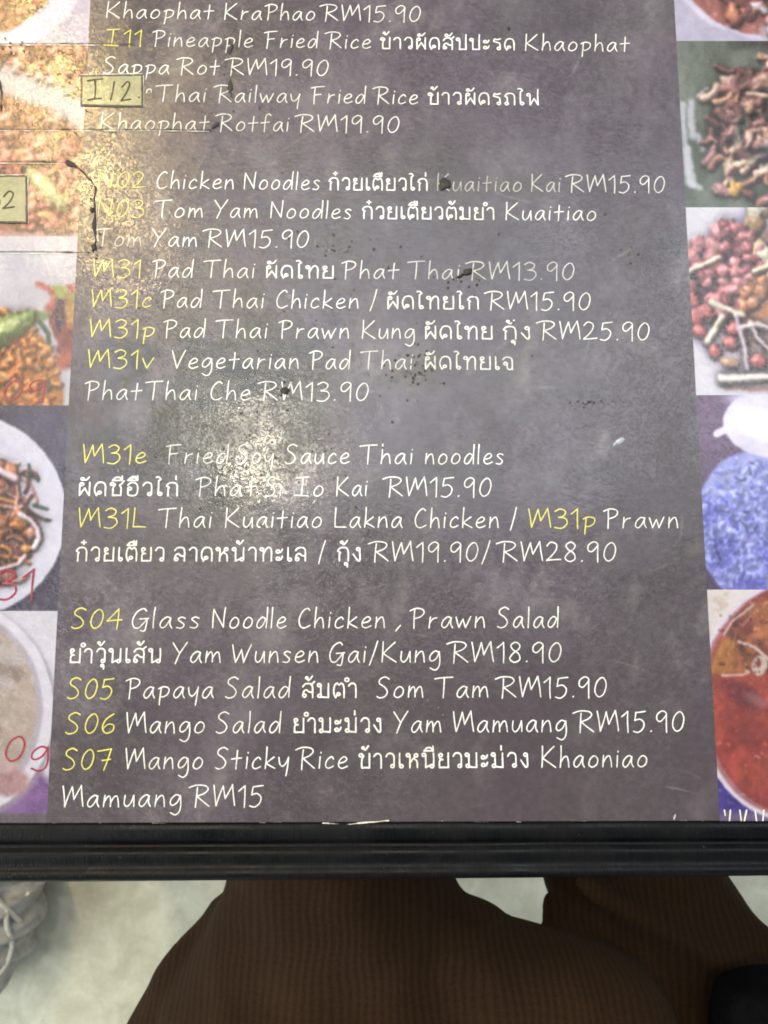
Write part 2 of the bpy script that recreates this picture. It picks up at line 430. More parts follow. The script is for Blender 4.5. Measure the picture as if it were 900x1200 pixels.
sc = fbm(A.X * .8, A.Y * .55 + A.X * .3, 12, 93, 4) * fbm(A.X, A.Y, 120, 17); A.lay(np.clip((sc - .36) * 6, 0, 1) * .10, (165, 158, 150))
dk = fbm(A.X, A.Y, 34, 71, 5) * np.exp(-((A.X - 250) / 170) ** 2 - ((A.Y - 480) / 190) ** 2)
A.lay(np.clip((dk - .24) * 5, 0, 1) * .75, (38, 36, 31))                        # sooty film of dirt
for x, y, rx, ry, al in ((303, 48, 17, 12, .55), (285, 60, 30, 30, .25), (405, 292, 40, 26, .35), (490, 438, 46, 36, .5), (345, 320, 30, 34, .3), (735, 285, 16, 50, .35),
                         (520, 222, 26, 14, .5), (560, 324, 44, 14, .45), (600, 220, 80, 16, .25), (240, 300, 26, 40, .4), (268, 310, 10, 20, .35), (590, 432, 80, 50, .15), (640, 470, 60, 20, .12), (275, 100, 8, 60, .35)):
    d = np.hypot((A.X - x) / rx, (A.Y - y) / ry) + (fbm(A.X, A.Y, 14, int(x + y)) - .5) * 1.2
    A.lay(np.clip(1 - d, 0, 1) * al, (70, 66, 48))
pk = fbm(A.X, A.Y, 5, 41, 3) * np.exp(-((A.X - 330) / 230) ** 2 - ((A.Y - 430) / 200) ** 2)
A.lay(np.clip((pk - .58) * 9, 0, 1) * .6, (38, 36, 30))                          # pin-prick soiling
dk = fbm(A.X, A.Y, 12, 171, 5) * (np.exp(-((A.X - 270) / 120) ** 2 - ((A.Y - 520) / 110) ** 2) + .8 * np.exp(-((A.X - 130) / 60) ** 2 - ((A.Y - 250) / 70) ** 2) + .7 * np.exp(-((A.X - 480) / 60) ** 2 - ((A.Y - 435) / 40) ** 2))
A.lay(np.clip((dk - .38) * 7, 0, 1) * .65, (32, 30, 26))
dk = fbm(A.X, A.Y, 90, 201, 5); A.lay(np.clip((dk - .52) * 5, 0, 1) * .35, (54, 48, 48)); A.lay(np.clip((A.Y - 620) / 300, 0, 1) * .18, (58, 44, 42))  # mottling; then lower panel painted darker, for the dim reflection there
tp = np.clip((252 - A.X) / 2, 0, 1) * np.clip((A.Y - 53) / 1.5, 0, 1) * np.clip((153 - A.Y) / 1.5, 0, 1); A.lay(tp * .16, (92, 84, 58))   # yellowed film strip
tp = np.clip((112 - A.X) / 2, 0, 1) * np.clip((A.Y - 192) / 1.5, 0, 1) * np.clip((296 - A.Y) / 1.5, 0, 1); A.lay(tp * .25, (104, 92, 56))
for q in range(70):                                                             # fine dull wiping scratches
    x, y = rnd.uniform(90, 820), rnd.uniform(0, 950); an = rnd.gauss(-.35, .5); L = rnd.uniform(8, 46)
    dx, dy = A.X - x, A.Y - y; u_ = dx * math.cos(an) + dy * math.sin(an); w_ = -dx * math.sin(an) + dy * math.cos(an) + .006 * u_ * u_ * rnd.uniform(-1, 1)
    A.lay(np.clip(1.6 - np.abs(w_), 0, 1) * np.clip(1 - np.abs(u_) / L, 0, 1) * rnd.uniform(.10, .40), (150, 145, 140))
A.grain(.14, 5, 5)
me = A.mesh('panel', None, ZS)
panel = put(obj('printed_panel', me, M['panel']), menu)
panel['label'] = 'stained dark grey purple panel carrying the dish names'

# ---- dish photographs down both sides (art coordinates are those of the photograph)
STEP = 1.15
LX0, RX1 = -100, 1010
def photo(a, side, label, gain=.58, sat=.90, warp=1.0, k=1.0):
    a.shade(k); ny, nx = a.X.shape                                             # nothing edible has ruled edges
    for sc_, am, sd in ((22, 1.6, 5), (9, 1.4, 25), (4, 1.0, 45)):
        jj, ii = np.mgrid[0:ny, 0:nx]
        ii = np.clip(ii + (fbm(a.X, a.Y, sc_, sd, 2) - .5) * 2 * am * warp / STEP, 0, nx - 1.001); jj = np.clip(jj + (fbm(a.X, a.Y, sc_, sd + 9, 2) - .5) * 2 * am * warp / STEP, 0, ny - 1.001)
        i0, j0 = ii.astype(int), jj.astype(int); fx, fy = (ii - i0)[..., None], (jj - j0)[..., None]
        i1, j1 = np.minimum(i0 + 1, nx - 1), np.minimum(j0 + 1, ny - 1)
        a.C = (a.C[j0, i0] * (1 - fx) + a.C[j0, i1] * fx) * (1 - fy) + (a.C[j1, i0] * (1 - fx) + a.C[j1, i1] * fx) * fy
    busy = np.clip(np.abs(a.C.max(-1) - a.C.min(-1)) * 3.2, 0, 1)[..., None]     # texture on the food, not on the plates
    a.C = a.C * (1 + busy * ((fbm(a.X, a.Y, 7, 15, 3) - .5) * .24 + (fbm(a.X, a.Y, 16, 35, 3) - .5) * .36)[..., None])
    sp = fbm(a.X, a.Y, 5, 65, 2); a.C = a.C + busy * (np.clip((sp - .74) * 5, 0, 1) * .22)[..., None] * np.array((1, .96, .9))
    a.C = a.C * np.array((.97, .945, 1.0))
    for _ in range(1):
        q = np.pad(a.C, ((1, 1), (1, 1), (0, 0)), 'edge'); q = (q[:-2] + q[2:] + 2 * q[1:-1]) / 4; a.C = (q[:, :-2] + q[:, 2:] + 2 * q[:, 1:-1]) / 4
    a.grain(.04, 3, 3); a.grain(.07, 40, 13); a.C = .03 + a.C * .97
    a.C = np.clip(a.C, 0, 1); a.C = a.C * .8 + .2 * a.C * a.C * (3 - 2 * a.C)
    o = put(obj('dish_photo', a.mesh('photo', None, ZS, gain, sat), M['print']), menu)
    o['label'] = label; return o
# left 1: crumbed pinkish food on a pale lavender plate
a = Art(LX0, 110, -106, 52, STEP, (196, 190, 205))
a.ell(-30, -60, 138, 128, (226, 220, 232)); a.ell(-40, -70, 118, 116, (170, 104, 76), 0, 3, 1, .12)
a.heap(lambda x, y: (x + 40) ** 2 / 112 ** 2 + (y + 70) ** 2 / 110 ** 2 < 1, 260, 4, 9, [(196, 122, 84), (176, 96, 74), (210, 150, 100), (150, 84, 62)])
photo(a, -1, 'photo of pinkish fried food on a pale plate')
# left 2: pink rice with cucumber on a white plate
a = Art(LX0, 110, 52, 277, STEP, (186, 120, 100))
a.heap(lambda x, y: abs(y - 94 - .38 * x) > 19 and y < 268, 520, 3, 7, [(200, 126, 104), (180, 104, 88), (214, 150, 122), (190, 130, 80), (166, 90, 74)])
a.line([(-90, 68), (0, 92), (60, 110), (104, 140)], 34, (214, 210, 206), .9, 10)
a.line([(-90, 60), (0, 82), (60, 98), (104, 126)], 6, (196, 190, 186), .5, 6)
a.piece(55, 222, 34, 12, (178, 176, 110), .75); a.ell(52, 220, 26, 7, (206, 204, 150), .75, 4, .6)
a.piece(30, 140, 7, 5, (150, 84, 60), 1); a.piece(8, 200, 10, 7, (110, 84, 76), 0)
a.line([(-100, 275), (0, 277), (100, 277)], 10, (206, 178, 176), .8, 8)
photo(a, -1, 'photo of pink fried rice with a cucumber slice')
# left 3: orange fried rice, green leaf, prawn on a white plate
a = Art(LX0, 110, 277, 475, STEP, (198, 196, 198))
a.lay(np.clip((fbm(a.X, a.Y, 40, 8) - .5) * 2, 0, 1) * .25, (170, 166, 164)); a.ell(-30, 300, 120, 40, (214, 212, 214), 0, 12, .7)
a.ell(92, 372, 34, 38, (150, 74, 60), .5, 3, 1, .3); a.ell(80, 350, 30, 14, (176, 92, 66), -.5, 3, .9, .2)
a.ell(84, 408, 16, 26, (130, 52, 52), .5, 4, .8); a.ell(70, 366, 8, 24, (66, 46, 60), .1, 4, .75); a.ell(84, 365, 7, 18, (186, 140, 60), 0, 4, .9)
a.ell(70, 342, 12, 8, (160, 172, 82), .2, 3, .95); a.ell(92, 350, 10, 8, (150, 158, 74), .2, 3, .8); a.ell(75, 420, 14, 8, (196, 98, 66), -.9, 4, .8)
a.line([(44, 334), (56, 338), (62, 344)], 7, (186, 92, 78), .9, 3)
body = lambda x, y: ((x + 20) / 78) ** 2 + ((y - 440) / 82) ** 2 < 1 or (x < 72 - (475 - y) * .12 and y > 405)
a.ell(-20, 442, 80, 84, (196, 124, 56), 0, 3, 1, .14); a.ell(40, 470, 34, 60, (200, 128, 58), 0, 3, 1, .2)
a.heap(body, 430, 1.8, 4.0, [(214, 146, 74), (200, 120, 50), (226, 164, 92), (180, 100, 42)], (1.2, 2.6))
a.piece(5, 388, 36, 15, (122, 140, 70), -.55, 9); a.ell(5, 388, 34, 14, (122, 140, 70), -.55, 2, 1, .15); a.ell(8, 384, 28, 6, (172, 188, 116), -.6, 3, .8); a.ell(-2, 396, 12, 6, (88, 104, 50), -.4, 3, .8)
a.ell(40, 372, 20, 7, (120, 142, 76), -.2, 2, .9); a.line([(46, 378), (56, 390), (58, 402)], 6, (72, 90, 62), .9, 2); a.ell(58, 452, 4, 10, (90, 84, 50), 0, 2, .8)
photo(a, -1, 'photo of orange fried rice with a green leaf and prawn', k=.8)
# left 4: noodles on a white round plate, slate behind
a = Art(LX0, 110, 475, 716, STEP, (74, 66, 86))
a.lay(np.clip((fbm(a.X, a.Y * .5 + a.X * .4, 26, 4) - .45) * 3, 0, 1) * .5, (104, 96, 122)); a.lay(np.clip((fbm(a.X, a.Y, 60, 14) - .5) * 3, 0, 1) * .5, (52, 46, 58))
a.ell(-44, 610, 126, 122, (58, 52, 74), 0, 8, .8); a.ell(-46, 604, 124, 120, (216, 216, 226), 0, 1.2)
a.ell(-48, 600, 100, 96, (204, 204, 216), 0, 14, .7); a.ell(-50, 598, 94, 90, (222, 222, 230), 0, 10, .7)
ins = lambda x, y: ((x + 48) / 94) ** 2 + ((y - 612) / 82) ** 2 < 1
a.ell(-48, 616, 92, 80, (150, 96, 82), 0, 3, .95, .35)
a.heap(ins, 90, 5, 10, [(176, 110, 70), (196, 126, 60), (140, 84, 70), (170, 120, 100)])
a.strands(ins, 190, [(176, 126, 114), (140, 88, 80), (190, 140, 120), (120, 76, 70), (196, 130, 66)], (2.5, 5))
a.heap(lambda x, y: (x - 22) ** 2 + (y - 632) ** 2 < 400, 22, 3, 6, [(214, 150, 70), (196, 116, 52), (226, 176, 110)])
a.rod([(24, 604), (36, 610), (44, 620), (46, 632), (40, 642)], 7, (222, 204, 208), 13)
a.rod([(-4, 669), (20, 662), (30, 652)], 5, (220, 196, 198), 13); a.rod([(0, 552), (18, 561)], 10, (206, 180, 182), 12)
a.line([(34, 545), (35, 558)], 4, (74, 92, 76), 1, 1.2); a.line([(24, 556), (42, 560)], 4, (76, 90, 66), .9, 1.5); a.line([(40, 592), (54, 597)], 5, (70, 88, 76), 1, 1.4)
photo(a, -1, 'photo of brown noodles with onion on a white round plate', warp=.5)
# left 5: bowl of grey brown soup
a = Art(LX0, 110, 716, 964.5, STEP, (216, 214, 218))
a.lay(np.clip((a.Y - 905 + (55 - a.X) * .9) / 14, 0, 1), (128, 86, 140))
a.ell(-48, 836, 116, 128, (150, 142, 150), 0, 6, .8); a.ell(-50, 832, 113, 126, (226, 224, 228), 0, 1.5); a.ell(-54, 830, 104, 116, (176, 168, 172), 0, 4, .9); a.ell(-56, 830, 99, 110, (184, 168, 146), 0, 4)
a.lay(np.clip((fbm(a.X, a.Y, 30, 5) - .45) * 4, 0, 1) * np.clip(1.0 - np.hypot((a.X + 56) / 99, (a.Y - 830) / 110), 0, .25) * 4 * .5, (172, 158, 142))
a.ell(0, 770, 26, 14, (196, 188, 178), .1, 5, .9, .2); a.ell(6, 790, 22, 12, (120, 100, 90), .2, 6, .8); a.ell(2, 800, 16, 9, (206, 200, 204), .2, 4, .8)
a.ell(-30, 800, 60, 40, (170, 156, 136), .3, 16, .6); a.ell(8, 915, 26, 18, (176, 130, 124), .1, 6, .9, .2); a.ell(4, 898, 12, 8, (196, 166, 160), 0, 5, .8); a.ell(-30, 850, 30, 20, (130, 112, 90), .4, 8, .7, .3)
a.lay(np.clip((a.Y - 951.5) / 2, 0, 1), (98, 86, 92))
photo(a, -1, 'photo of a white bowl of grey brown soup', warp=.45)

# right 1: stew on a pale plate
a = Art(788, RX1, -106, 48, STEP, (190, 186, 204))
a.ell(905, -40, 118, 86, (222, 218, 234), 0, 1.5); a.ell(900, -50, 106, 92, (170, 106, 92), 0, 2)
a.heap(lambda x, y: ((x - 902) / 104) ** 2 + ((y + 52) / 90) ** 2 < 1, 210, 4, 9, [(176, 110, 104), (150, 86, 84), (186, 122, 96), (160, 100, 74), (196, 140, 136)])
a.line([(884, 6), (900, 12), (930, 16)], 7, (206, 200, 200), .9, 3); a.ell(905, 36, 14, 10, (210, 198, 200), 0, 4, .8)
photo(a, 1, 'photo of reddish brown stew on a lavender plate')
# right 2: meat on banana leaf
a = Art(788, RX1, 48, 243, STEP, (92, 102, 82))
a.lay(np.clip((fbm(a.X * 1.2, a.Y * .6, 30, 6) - .42) * 3, 0, 1) * .8, (140, 146, 132)); a.lay(np.clip((62 - a.Y) / 10, 0, 1) * np.clip((a.X - 840) / 30, 0, 1) * .8, (60, 54, 42))
for q in range(14): x = 800 + q * 15; a.line([(x, 50), (x - 16, 240)], 1.4, (110, 124, 92), .35, 2)
for x0, y0, x1, y1, w in ((799, 122, 806, 205, 7), (809, 118, 812, 160, 8), (804, 176, 812, 215, 10), (806, 212, 820, 220, 7), (818, 160, 824, 175, 6)):
    a.line([(x0, y0), (x1, y1)], w, (214, 218, 220), .8, 4)
ins = lambda x, y: ((x - 890) / 62) ** 2 + ((y - 140) / 66) ** 2 < 1
a.ell(892, 142, 60, 64, (90, 58, 48), 0, 3, .8, .4)
a.strands(ins, 230, [(150, 106, 96), (180, 132, 106), (130, 90, 84), (196, 150, 116), (166, 122, 114), (120, 84, 74), (206, 172, 146)], (5, 12), (8, 26))

a.line([(816, 112), (826, 104), (829, 102)], 3, (222, 218, 214), .9); a.line([(852, 174), (872, 168), (886, 154)], 8, (196, 162, 140), .95, 2); a.line([(850, 190), (880, 190), (900, 172)], 8, (206, 186, 150), .9, 3)
a.ell(868, 150, 6, 22, (74, 84, 66), .3, 3, .8); a.ell(896, 182, 12, 14, (60, 56, 58), .3, 4, .8)
a.heap(lambda x, y: x > 842 and y > 188 and y < 243 and x < 876, 46, 4, 8, [(226, 190, 116), (214, 166, 82), (232, 206, 146), (196, 140, 70)]); a.heap(lambda x, y: x > 876 and y > 190, 60, 5, 9, [(150, 92, 74), (166, 106, 84), (120, 74, 66)])
a.piece(846, 222, 12, 8, (176, 130, 126), .4)
photo(a, 1, 'photo of brown shredded meat on a green banana leaf')
# right 3: red peanuts and bean sprouts
a = Art(788, RX1, 243, 463, STEP, (226, 224, 228))
a.ell(930, 345, 132, 112, (196, 190, 214), 0, 10, .9); a.ell(936, 350, 122, 104, (220, 214, 222), 0, 8)
a.ell(862, 330, 50, 62, (116, 62, 66), .2, 5, .9, .3); a.ell(930, 350, 80, 90, (176, 140, 120), 0, 8, .9, .2)
ins = lambda x, y: ((x - 852) / 46) ** 2 + ((y - 325) / 62) ** 2 < 1 and y < 425
a.heap(ins, 190, 6.2, 8.2, [(168, 98, 98), (182, 112, 108), (152, 84, 86), (190, 124, 120)], (1.05, 1.4))
for x, y, r in ((815, 372, 0.9), (828, 366, .8), (820, 388, .8), (838, 412, 1.1), (856, 402, .6), (860, 385, .4), (888, 424, .2), (812, 352, .9)): a.piece(x, y, 10, 7.8, (196, 108, 98), r, 9)
a.heap(lambda x, y: x > 884 and y < 330, 60, 6, 12, [(214, 186, 140), (226, 206, 170), (200, 160, 110), (206, 196, 166)])
a.ell(888, 350, 20, 28, (196, 132, 84), .2, 4, .95, .3)
for q_, (pts, w, c) in enumerate((([(808, 318), (826, 310), (842, 302)], 7, (226, 206, 176)), ([(834, 354), (850, 362), (872, 370)], 8, (228, 214, 180)), ([(828, 400), (838, 386), (846, 372)], 9, (226, 212, 180)), ([(863, 370), (872, 400), (876, 432)], 7, (206, 186, 190)),
                  ([(880, 378), (888, 396), (902, 410)], 6, (222, 206, 200)), ([(872, 384), (884, 380), (900, 384)], 7, (214, 196, 190)), ([(846, 444), (880, 443), (960, 440)], 11, (226, 220, 200)), ([(884, 318), (900, 310), (930, 300)], 7, (224, 206, 160)))):
    a.rod(pts, w, c, 12 + q_)
a.piece(856, 426, 12, 7, (196, 152, 116), .15); a.line([(850, 453), (880, 456), (940, 455)], 6, (150, 96, 74), .7, 3)
photo(a, 1, 'photo of red peanuts and bean sprouts on a white plate')
# right 4: blue rice and a white cup
a = Art(788, RX1, 463, 691, STEP, (96, 72, 96))
a.lay(np.clip((fbm(a.X, a.Y, 50, 6) - .4) * 2.5, 0, 1) * .6, (124, 92, 124)); a.lay(np.clip((a.Y - 520) / 60, 0, 1) * .6, (64, 54, 74))
a.ell(898, 616, 86, 92, (120, 128, 200), 0, 2.5, 1, .16, 9); d = np.hypot((a.X - 898) / 86, (a.Y - 616) / 92) + (fbm(a.X, a.Y, 41, 9, 3) - .5) * .16
bl = fbm(a.X, a.Y, 28, 31, 5); msk = np.clip((1 - d) * 20, 0, 1)
a.lay(np.clip((bl - .40) * 4, 0, 1) * msk * .8, (160, 168, 224)); a.lay(np.clip((.46 - bl) * 6, 0, 1) * msk * .7, (88, 90, 172)); a.lay(msk * np.clip((600 - a.Y) / 70, 0, 1) * .4, (172, 180, 232))
ins = lambda x, y: ((x - 898) / 82) ** 2 + ((y - 618) / 86) ** 2 < 1
a.strands(lambda x, y: ((x - 898) / 80) ** 2 + ((y - 618) / 84) ** 2 < 1 and y > 535, 900, [(150, 160, 226), (138, 148, 218), (164, 172, 232), (118, 124, 206)], (3.2, 5.0), (4, 9))
for x, y, rx, ry in ((850, 650, 14, 22), (880, 690, 20, 16), (906, 640, 12, 20), (835, 600, 8, 14)): a.ell(x, y, rx, ry, (84, 86, 176), .3, 9, .55)
for pts in ([(862, 560), (868, 563), (874, 561)], [(878, 548), (880, 556)], [(880, 543), (884, 544)], [(862, 612), (868, 610), (874, 616), (876, 624)], [(846, 598), (854, 600)], [(872, 600), (878, 600)], [(838, 640), (844, 655)], [(884, 620), (888, 616)]): a.line(pts, 2.2, (48, 46, 74), .8, 1.5)
a.ell(915, 520, 52, 18, (150, 140, 168), .05, 3, .9); a.ell(905, 497, 58, 40, (212, 208, 224), .1, 1.6); a.ell(910, 490, 50, 30, (232, 230, 234), .1, 5); a.ell(890, 470, 40, 10, (206, 204, 228), .1, 6, .8)
a.line([(840, 508), (852, 502), (860, 498)], 9, (216, 212, 224), 1, 1.6)
photo(a, 1, 'photo of blue rice beside a white cup', warp=.4, k=.36, gain=.78)
# right 5: red soup bowl
a = Art(788, RX1, 691, 963, STEP, (226, 218, 206))
a.lay(np.clip((fbm(a.X, a.Y, 14, 6) - .58) * 5, 0, 1) * .5, (190, 150, 104)); a.lay(np.clip((a.Y - 750) / 30, 0, 1) * .5, (196, 130, 80))
a.lay(np.clip((a.Y - 905) / 6, 0, 1), (62, 46, 128)); a.lay(np.clip((a.Y - 948) / 8, 0, 1) * .8, (120, 108, 128))
a.ell(934, 822, 120, 142, (226, 214, 222), 0, 1.5); a.ell(936, 822, 116, 138, (170, 110, 110), 0, 3); a.ell(938, 820, 112, 136, (150, 60, 54), 0, 2.5)
inb = lambda x, y: ((x - 938) / 108) ** 2 + ((y - 820) / 130) ** 2 < 1
bl = fbm(a.X, a.Y, 60, 51, 5); mk = np.clip((1 - np.hypot((a.X - 938) / 112, (a.Y - 820) / 136)) * 18, 0, 1)
a.lay(mk * np.clip((bl - .45) * 3, 0, 1) * .8, (190, 86, 56)); a.lay(mk * np.clip((.5 - bl) * 3, 0, 1) * .6, (112, 34, 40))
up = mk * np.clip((792 - a.Y) / 4, 0, 1); a.lay(up, (140, 70, 54)); a.lay(up * np.clip((fbm(a.X, a.Y, 22, 61) - .4) * 4, 0, 1) * .8, (186, 116, 62)); a.lay(up * np.clip((fbm(a.X, a.Y, 16, 77) - .52) * 6, 0, 1) * .8, (84, 40, 40))
a.lay(mk * np.clip((a.Y - 735) / 20, 0, 1) * np.clip((790 - a.Y) / 3, 0, 1) * np.clip((868 - a.X) / 10, 0, 1) * .8, (190, 126, 58))
a.line([(848, 744), (858, 728), (882, 710)], 2.6, (232, 206, 196), .9); a.line([(866, 752), (884, 758), (902, 774)], 3.4, (226, 206, 190), .95); a.line([(862, 742), (858, 762)], 1.6, (226, 170, 140), .7); a.line([(870, 733), (880, 722)], 2, (220, 170, 160), .7)
a.line([(846, 792), (870, 791), (878, 788), (874, 786)], 2.2, (236, 216, 190), .85); a.ell(890, 780, 9, 12, (216, 194, 174), .2, 2); a.ell(889, 778, 3, 5, (140, 60, 50), .2, 2); a.ell(872, 816, 26, 12, (100, 40, 48), .5, 8, .7); a.ell(886, 820, 16, 6, (160, 110, 110), .5, 5, .6)
for q in range(26): x, y = rnd.uniform(842, 900), rnd.uniform(720, 790); a.ell(x, y, rnd.uniform(1, 2.6), rnd.uniform(1, 2), (86, 40, 36), 0, 1.4, .7)
photo(a, 1, 'photo of a bowl of dark red soup', warp=.4, gain=.64)

# ------------------------------------------------------------------ lettering: a pen-like hand and a looped Thai hand
def circ(cx, cy, r=.105): return ('s', [(cx + r * math.cos(k * math.pi / 4), cy + r * math.sin(k * math.pi / 4)) for k in range(9)])
def l(*p): return ('l', list(p))
def s(*p): return ('s', list(p))
LAT = {
 'K': (.66, [l((.08, 1), (.03, 0)), l((.6, .98), (.08, .42)), l((.08, .42), (.64, .0))]),
 'P': (.62, [l((.2, .9), (.16, -.04)), s((.0, .84), (.28, .96), (.55, .9), (.6, .72), (.45, .54), (.2, .45))]),
 'I': (.66, [l((.08, .95), (.62, 1.0)), l((.36, .98), (.3, .02)), l((0, .03), (.6, .0))]),
 'F': (.66, [s((.0, .88), (.3, .95), (.66, .98)), l((.2, .94), (.15, -.06)), l((.17, .48), (.52, .53))]),
 'R': (.86, [l((.34, .88), (.27, -.06)), s((0, .88), (.3, .99), (.66, .96), (.78, .8), (.62, .6), (.3, .46)), l((.33, .47), (.84, .0))]),
 'S': (.56, [s((.54, .9), (.36, 1.0), (.14, .88), (.12, .68), (.34, .5), (.46, .28), (.36, .06), (.14, -.02), (0, .05))]),
 'M': (.86, [l((.0, .98), (.10, .02)), l((.10, .02), (.38, .94)), l((.38, .94), (.47, .36)), l((.47, .36), (.76, 1.0)), l((.76, 1.0), (.86, .02))]),
 'T': (.74, [s((0, .9), (.3, .95), (.76, .98)), l((.4, .95), (.34, -.02))]),
 'N': (.62, [l((.06, .92), (.02, 0)), l((.06, .92), (.52, .05)), l((.52, .05), (.6, 1.0))]),
 'C': (.56, [s((.52, .88), (.40, .98), (.18, .78), (.05, .42), (.10, .10), (.28, .0), (.54, .13))]),
 'Y': (.6, [l((0, .98), (.3, .46)), l((.62, 1.0), (.3, .46)), l((.3, .46), (.12, -.04))]),
 'V': (.6, [l((0, .97), (.24, 0)), l((.24, 0), (.62, .98))]),
 'W': (.84, [l((0, .86), (.14, .0)), l((.14, 0), (.40, .62)), l((.40, .62), (.50, 0)), l((.50, 0), (.84, .88))]),
 'G': (.66, [s((.58, .86), (.46, .98), (.2, .8), (.04, .4), (.1, .06), (.28, .02), (.48, .26), (.60, .46)), l((.32, .44), (.68, .47)), s((.62, .46), (.58, .1), (.52, -.14), (.36, -.12))]),
 'L': (.52, [l((.06, 1), (.02, .03)), l((.02, .03), (.52, .02))]),
 'a': (.5, [s((.44, .48), (.30, .54), (.10, .36), (.03, .12), (.14, .0), (.30, .16), (.45, .50)), s((.45, .50), (.42, .2), (.50, .0))]),
 'c': (.42, [s((.40, .44), (.30, .54), (.10, .36), (.05, .10), (.18, 0), (.40, .10))]),
 'd': (.5, [s((.42, .46), (.28, .54), (.09, .34), (.03, .1), (.14, .0), (.30, .14), (.44, .44)), l((.52, 1.02), (.46, .0))]),
 'e': (.46, [s((.05, .24), (.30, .30), (.42, .44), (.30, .55), (.10, .38), (.05, .12), (.20, 0), (.45, .10))]),
 'f': (.46, [s((.5, .92), (.36, 1.0), (.24, .8), (.18, -.05)), l((0, .48), (.42, .54))]),
 'g': (.5, [s((.44, .48), (.28, .54), (.08, .34), (.05, .12), (.16, .05), (.34, .2), (.46, .5)), s((.46, .5), (.48, .05), (.42, -.26), (.26, -.40), (.06, -.30))]),
 'h': (.46, [l((.1, 1.02), (.03, 0)), s((.05, .2), (.2, .46), (.34, .5), (.40, .3), (.42, .0))]),
 'i': (.12, [l((.08, .54), (.04, 0)), l((.115, .73), (.12, .76))]),
 'k': (.46, [l((.1, 1.02), (.03, 0)), l((.42, .54), (.06, .24)), l((.06, .24), (.46, .0))]),
 'l': (.12, [l((.1, 1.02), (.04, 0))]),
 'm': (.70, [l((.08, .54), (.03, 0)), s((.04, .2), (.18, .46), (.28, .5), (.32, .3), (.32, .02)), s((.33, .22), (.46, .46), (.58, .5), (.63, .3), (.66, .0))]),
 'n': (.46, [l((.08, .54), (.03, 0)), s((.04, .2), (.2, .46), (.34, .52), (.40, .3), (.42, .0))]),
 'o': (.48, [s((.28, .53), (.10, .36), (.05, .10), (.20, .0), (.40, .14), (.44, .40), (.28, .53))]),
 'p': (.5, [l((.14, .52), (.06, -.34)), s((.02, .44), (.24, .54), (.46, .46), (.44, .22), (.26, .06), (.10, .06))]),
 'r': (.4, [l((.1, .54), (.04, 0)), s((.05, .2), (.2, .44), (.38, .5))]),
 's': (.38, [s((.36, .48), (.22, .54), (.08, .44), (.20, .30), (.32, .16), (.22, .0), (.02, .03))]),
 't': (.46, [l((.26, .86), (.20, -.02)), l((0, .45), (.46, .50))]),
 'u': (.46, [s((.06, .52), (.03, .15), (.14, .0), (.30, .16), (.42, .52)), l((.42, .52), (.43, .0))]),
 'v': (.42, [l((0, .52), (.18, 0)), l((.18, 0), (.44, .55))]),
 'w': (.64, [l((0, .52), (.12, 0)), l((.12, 0), (.30, .42)), l((.30, .42), (.40, 0)), l((.40, 0), (.64, .55))]),
 'y': (.46, [s((.02, .52), (.06, .22), (.18, .1), (.34, .26), (.45, .52)), l((.45, .52), (.34, -.36))]),
 '0': (.52, [s((.32, .92), (.12, .68), (.04, .26), (.18, 0), (.40, .14), (.52, .56), (.46, .86), (.32, .92))]),
 '1': (.30, [l((.0, .70), (.26, .96)), l((.26, .96), (.24, -.06))]),
 '2': (.56, [s((.03, .76), (.2, .95), (.42, .84), (.40, .56), (.2, .24), (.0, .03)), l((.0, .03), (.58, .08))]),
 '3': (.52, [s((.03, .84), (.25, .97), (.45, .84), (.38, .62), (.16, .52)), s((.16, .52), (.44, .46), (.50, .2), (.28, -.04), (0, .0))]),
 '4': (.6, [l((.46, .96), (.0, .36)), l((.0, .36), (.6, .42)), l((.46, .96), (.40, -.06))]),
 '5': (.52, [l((.54, .96), (.14, .90)), l((.14, .90), (.08, .52)), s((.08, .52), (.30, .58), (.46, .40), (.40, .12), (.2, -.05), (0, .0))]),
 '6': (.5, [s((.46, .92), (.16, .66), (.03, .26), (.18, 0), (.44, .12), (.46, .38), (.24, .42), (.06, .22))]),
 '7': (.56, [l((0, .86), (.56, .97)), l((.56, .97), (.28, -.04)), l((.2, .42), (.54, .48))]),
 '8': (.5, [s((.46, .82), (.30, .97), (.10, .82), (.18, .60), (.40, .40), (.44, .12), (.22, -.02), (.04, .16), (.18, .42), (.40, .62), (.46, .82))]),
 '9': (.5, [s((.46, .82), (.30, .97), (.08, .80), (.06, .54), (.22, .48), (.46, .82)), s((.46, .82), (.44, .4), (.43, -.06))]),
 '.': (.12, [l((.05, .0), (.08, .03))]),
 ',': (.2, [l((.16, .12), (.02, -.16))]),
 '/': (.36, [l((.36, 1.04), (.0, -.14))]),
 '"': (.2, [s((.02, .5), (.04, .68), (.12, .72), (.14, .55))]),
}
TGAP = .25
arch = lambda x1: s((.03, .78), (.12, .94), (x1 * .5, 1.0), (x1 * .86, .92), (x1, .68))
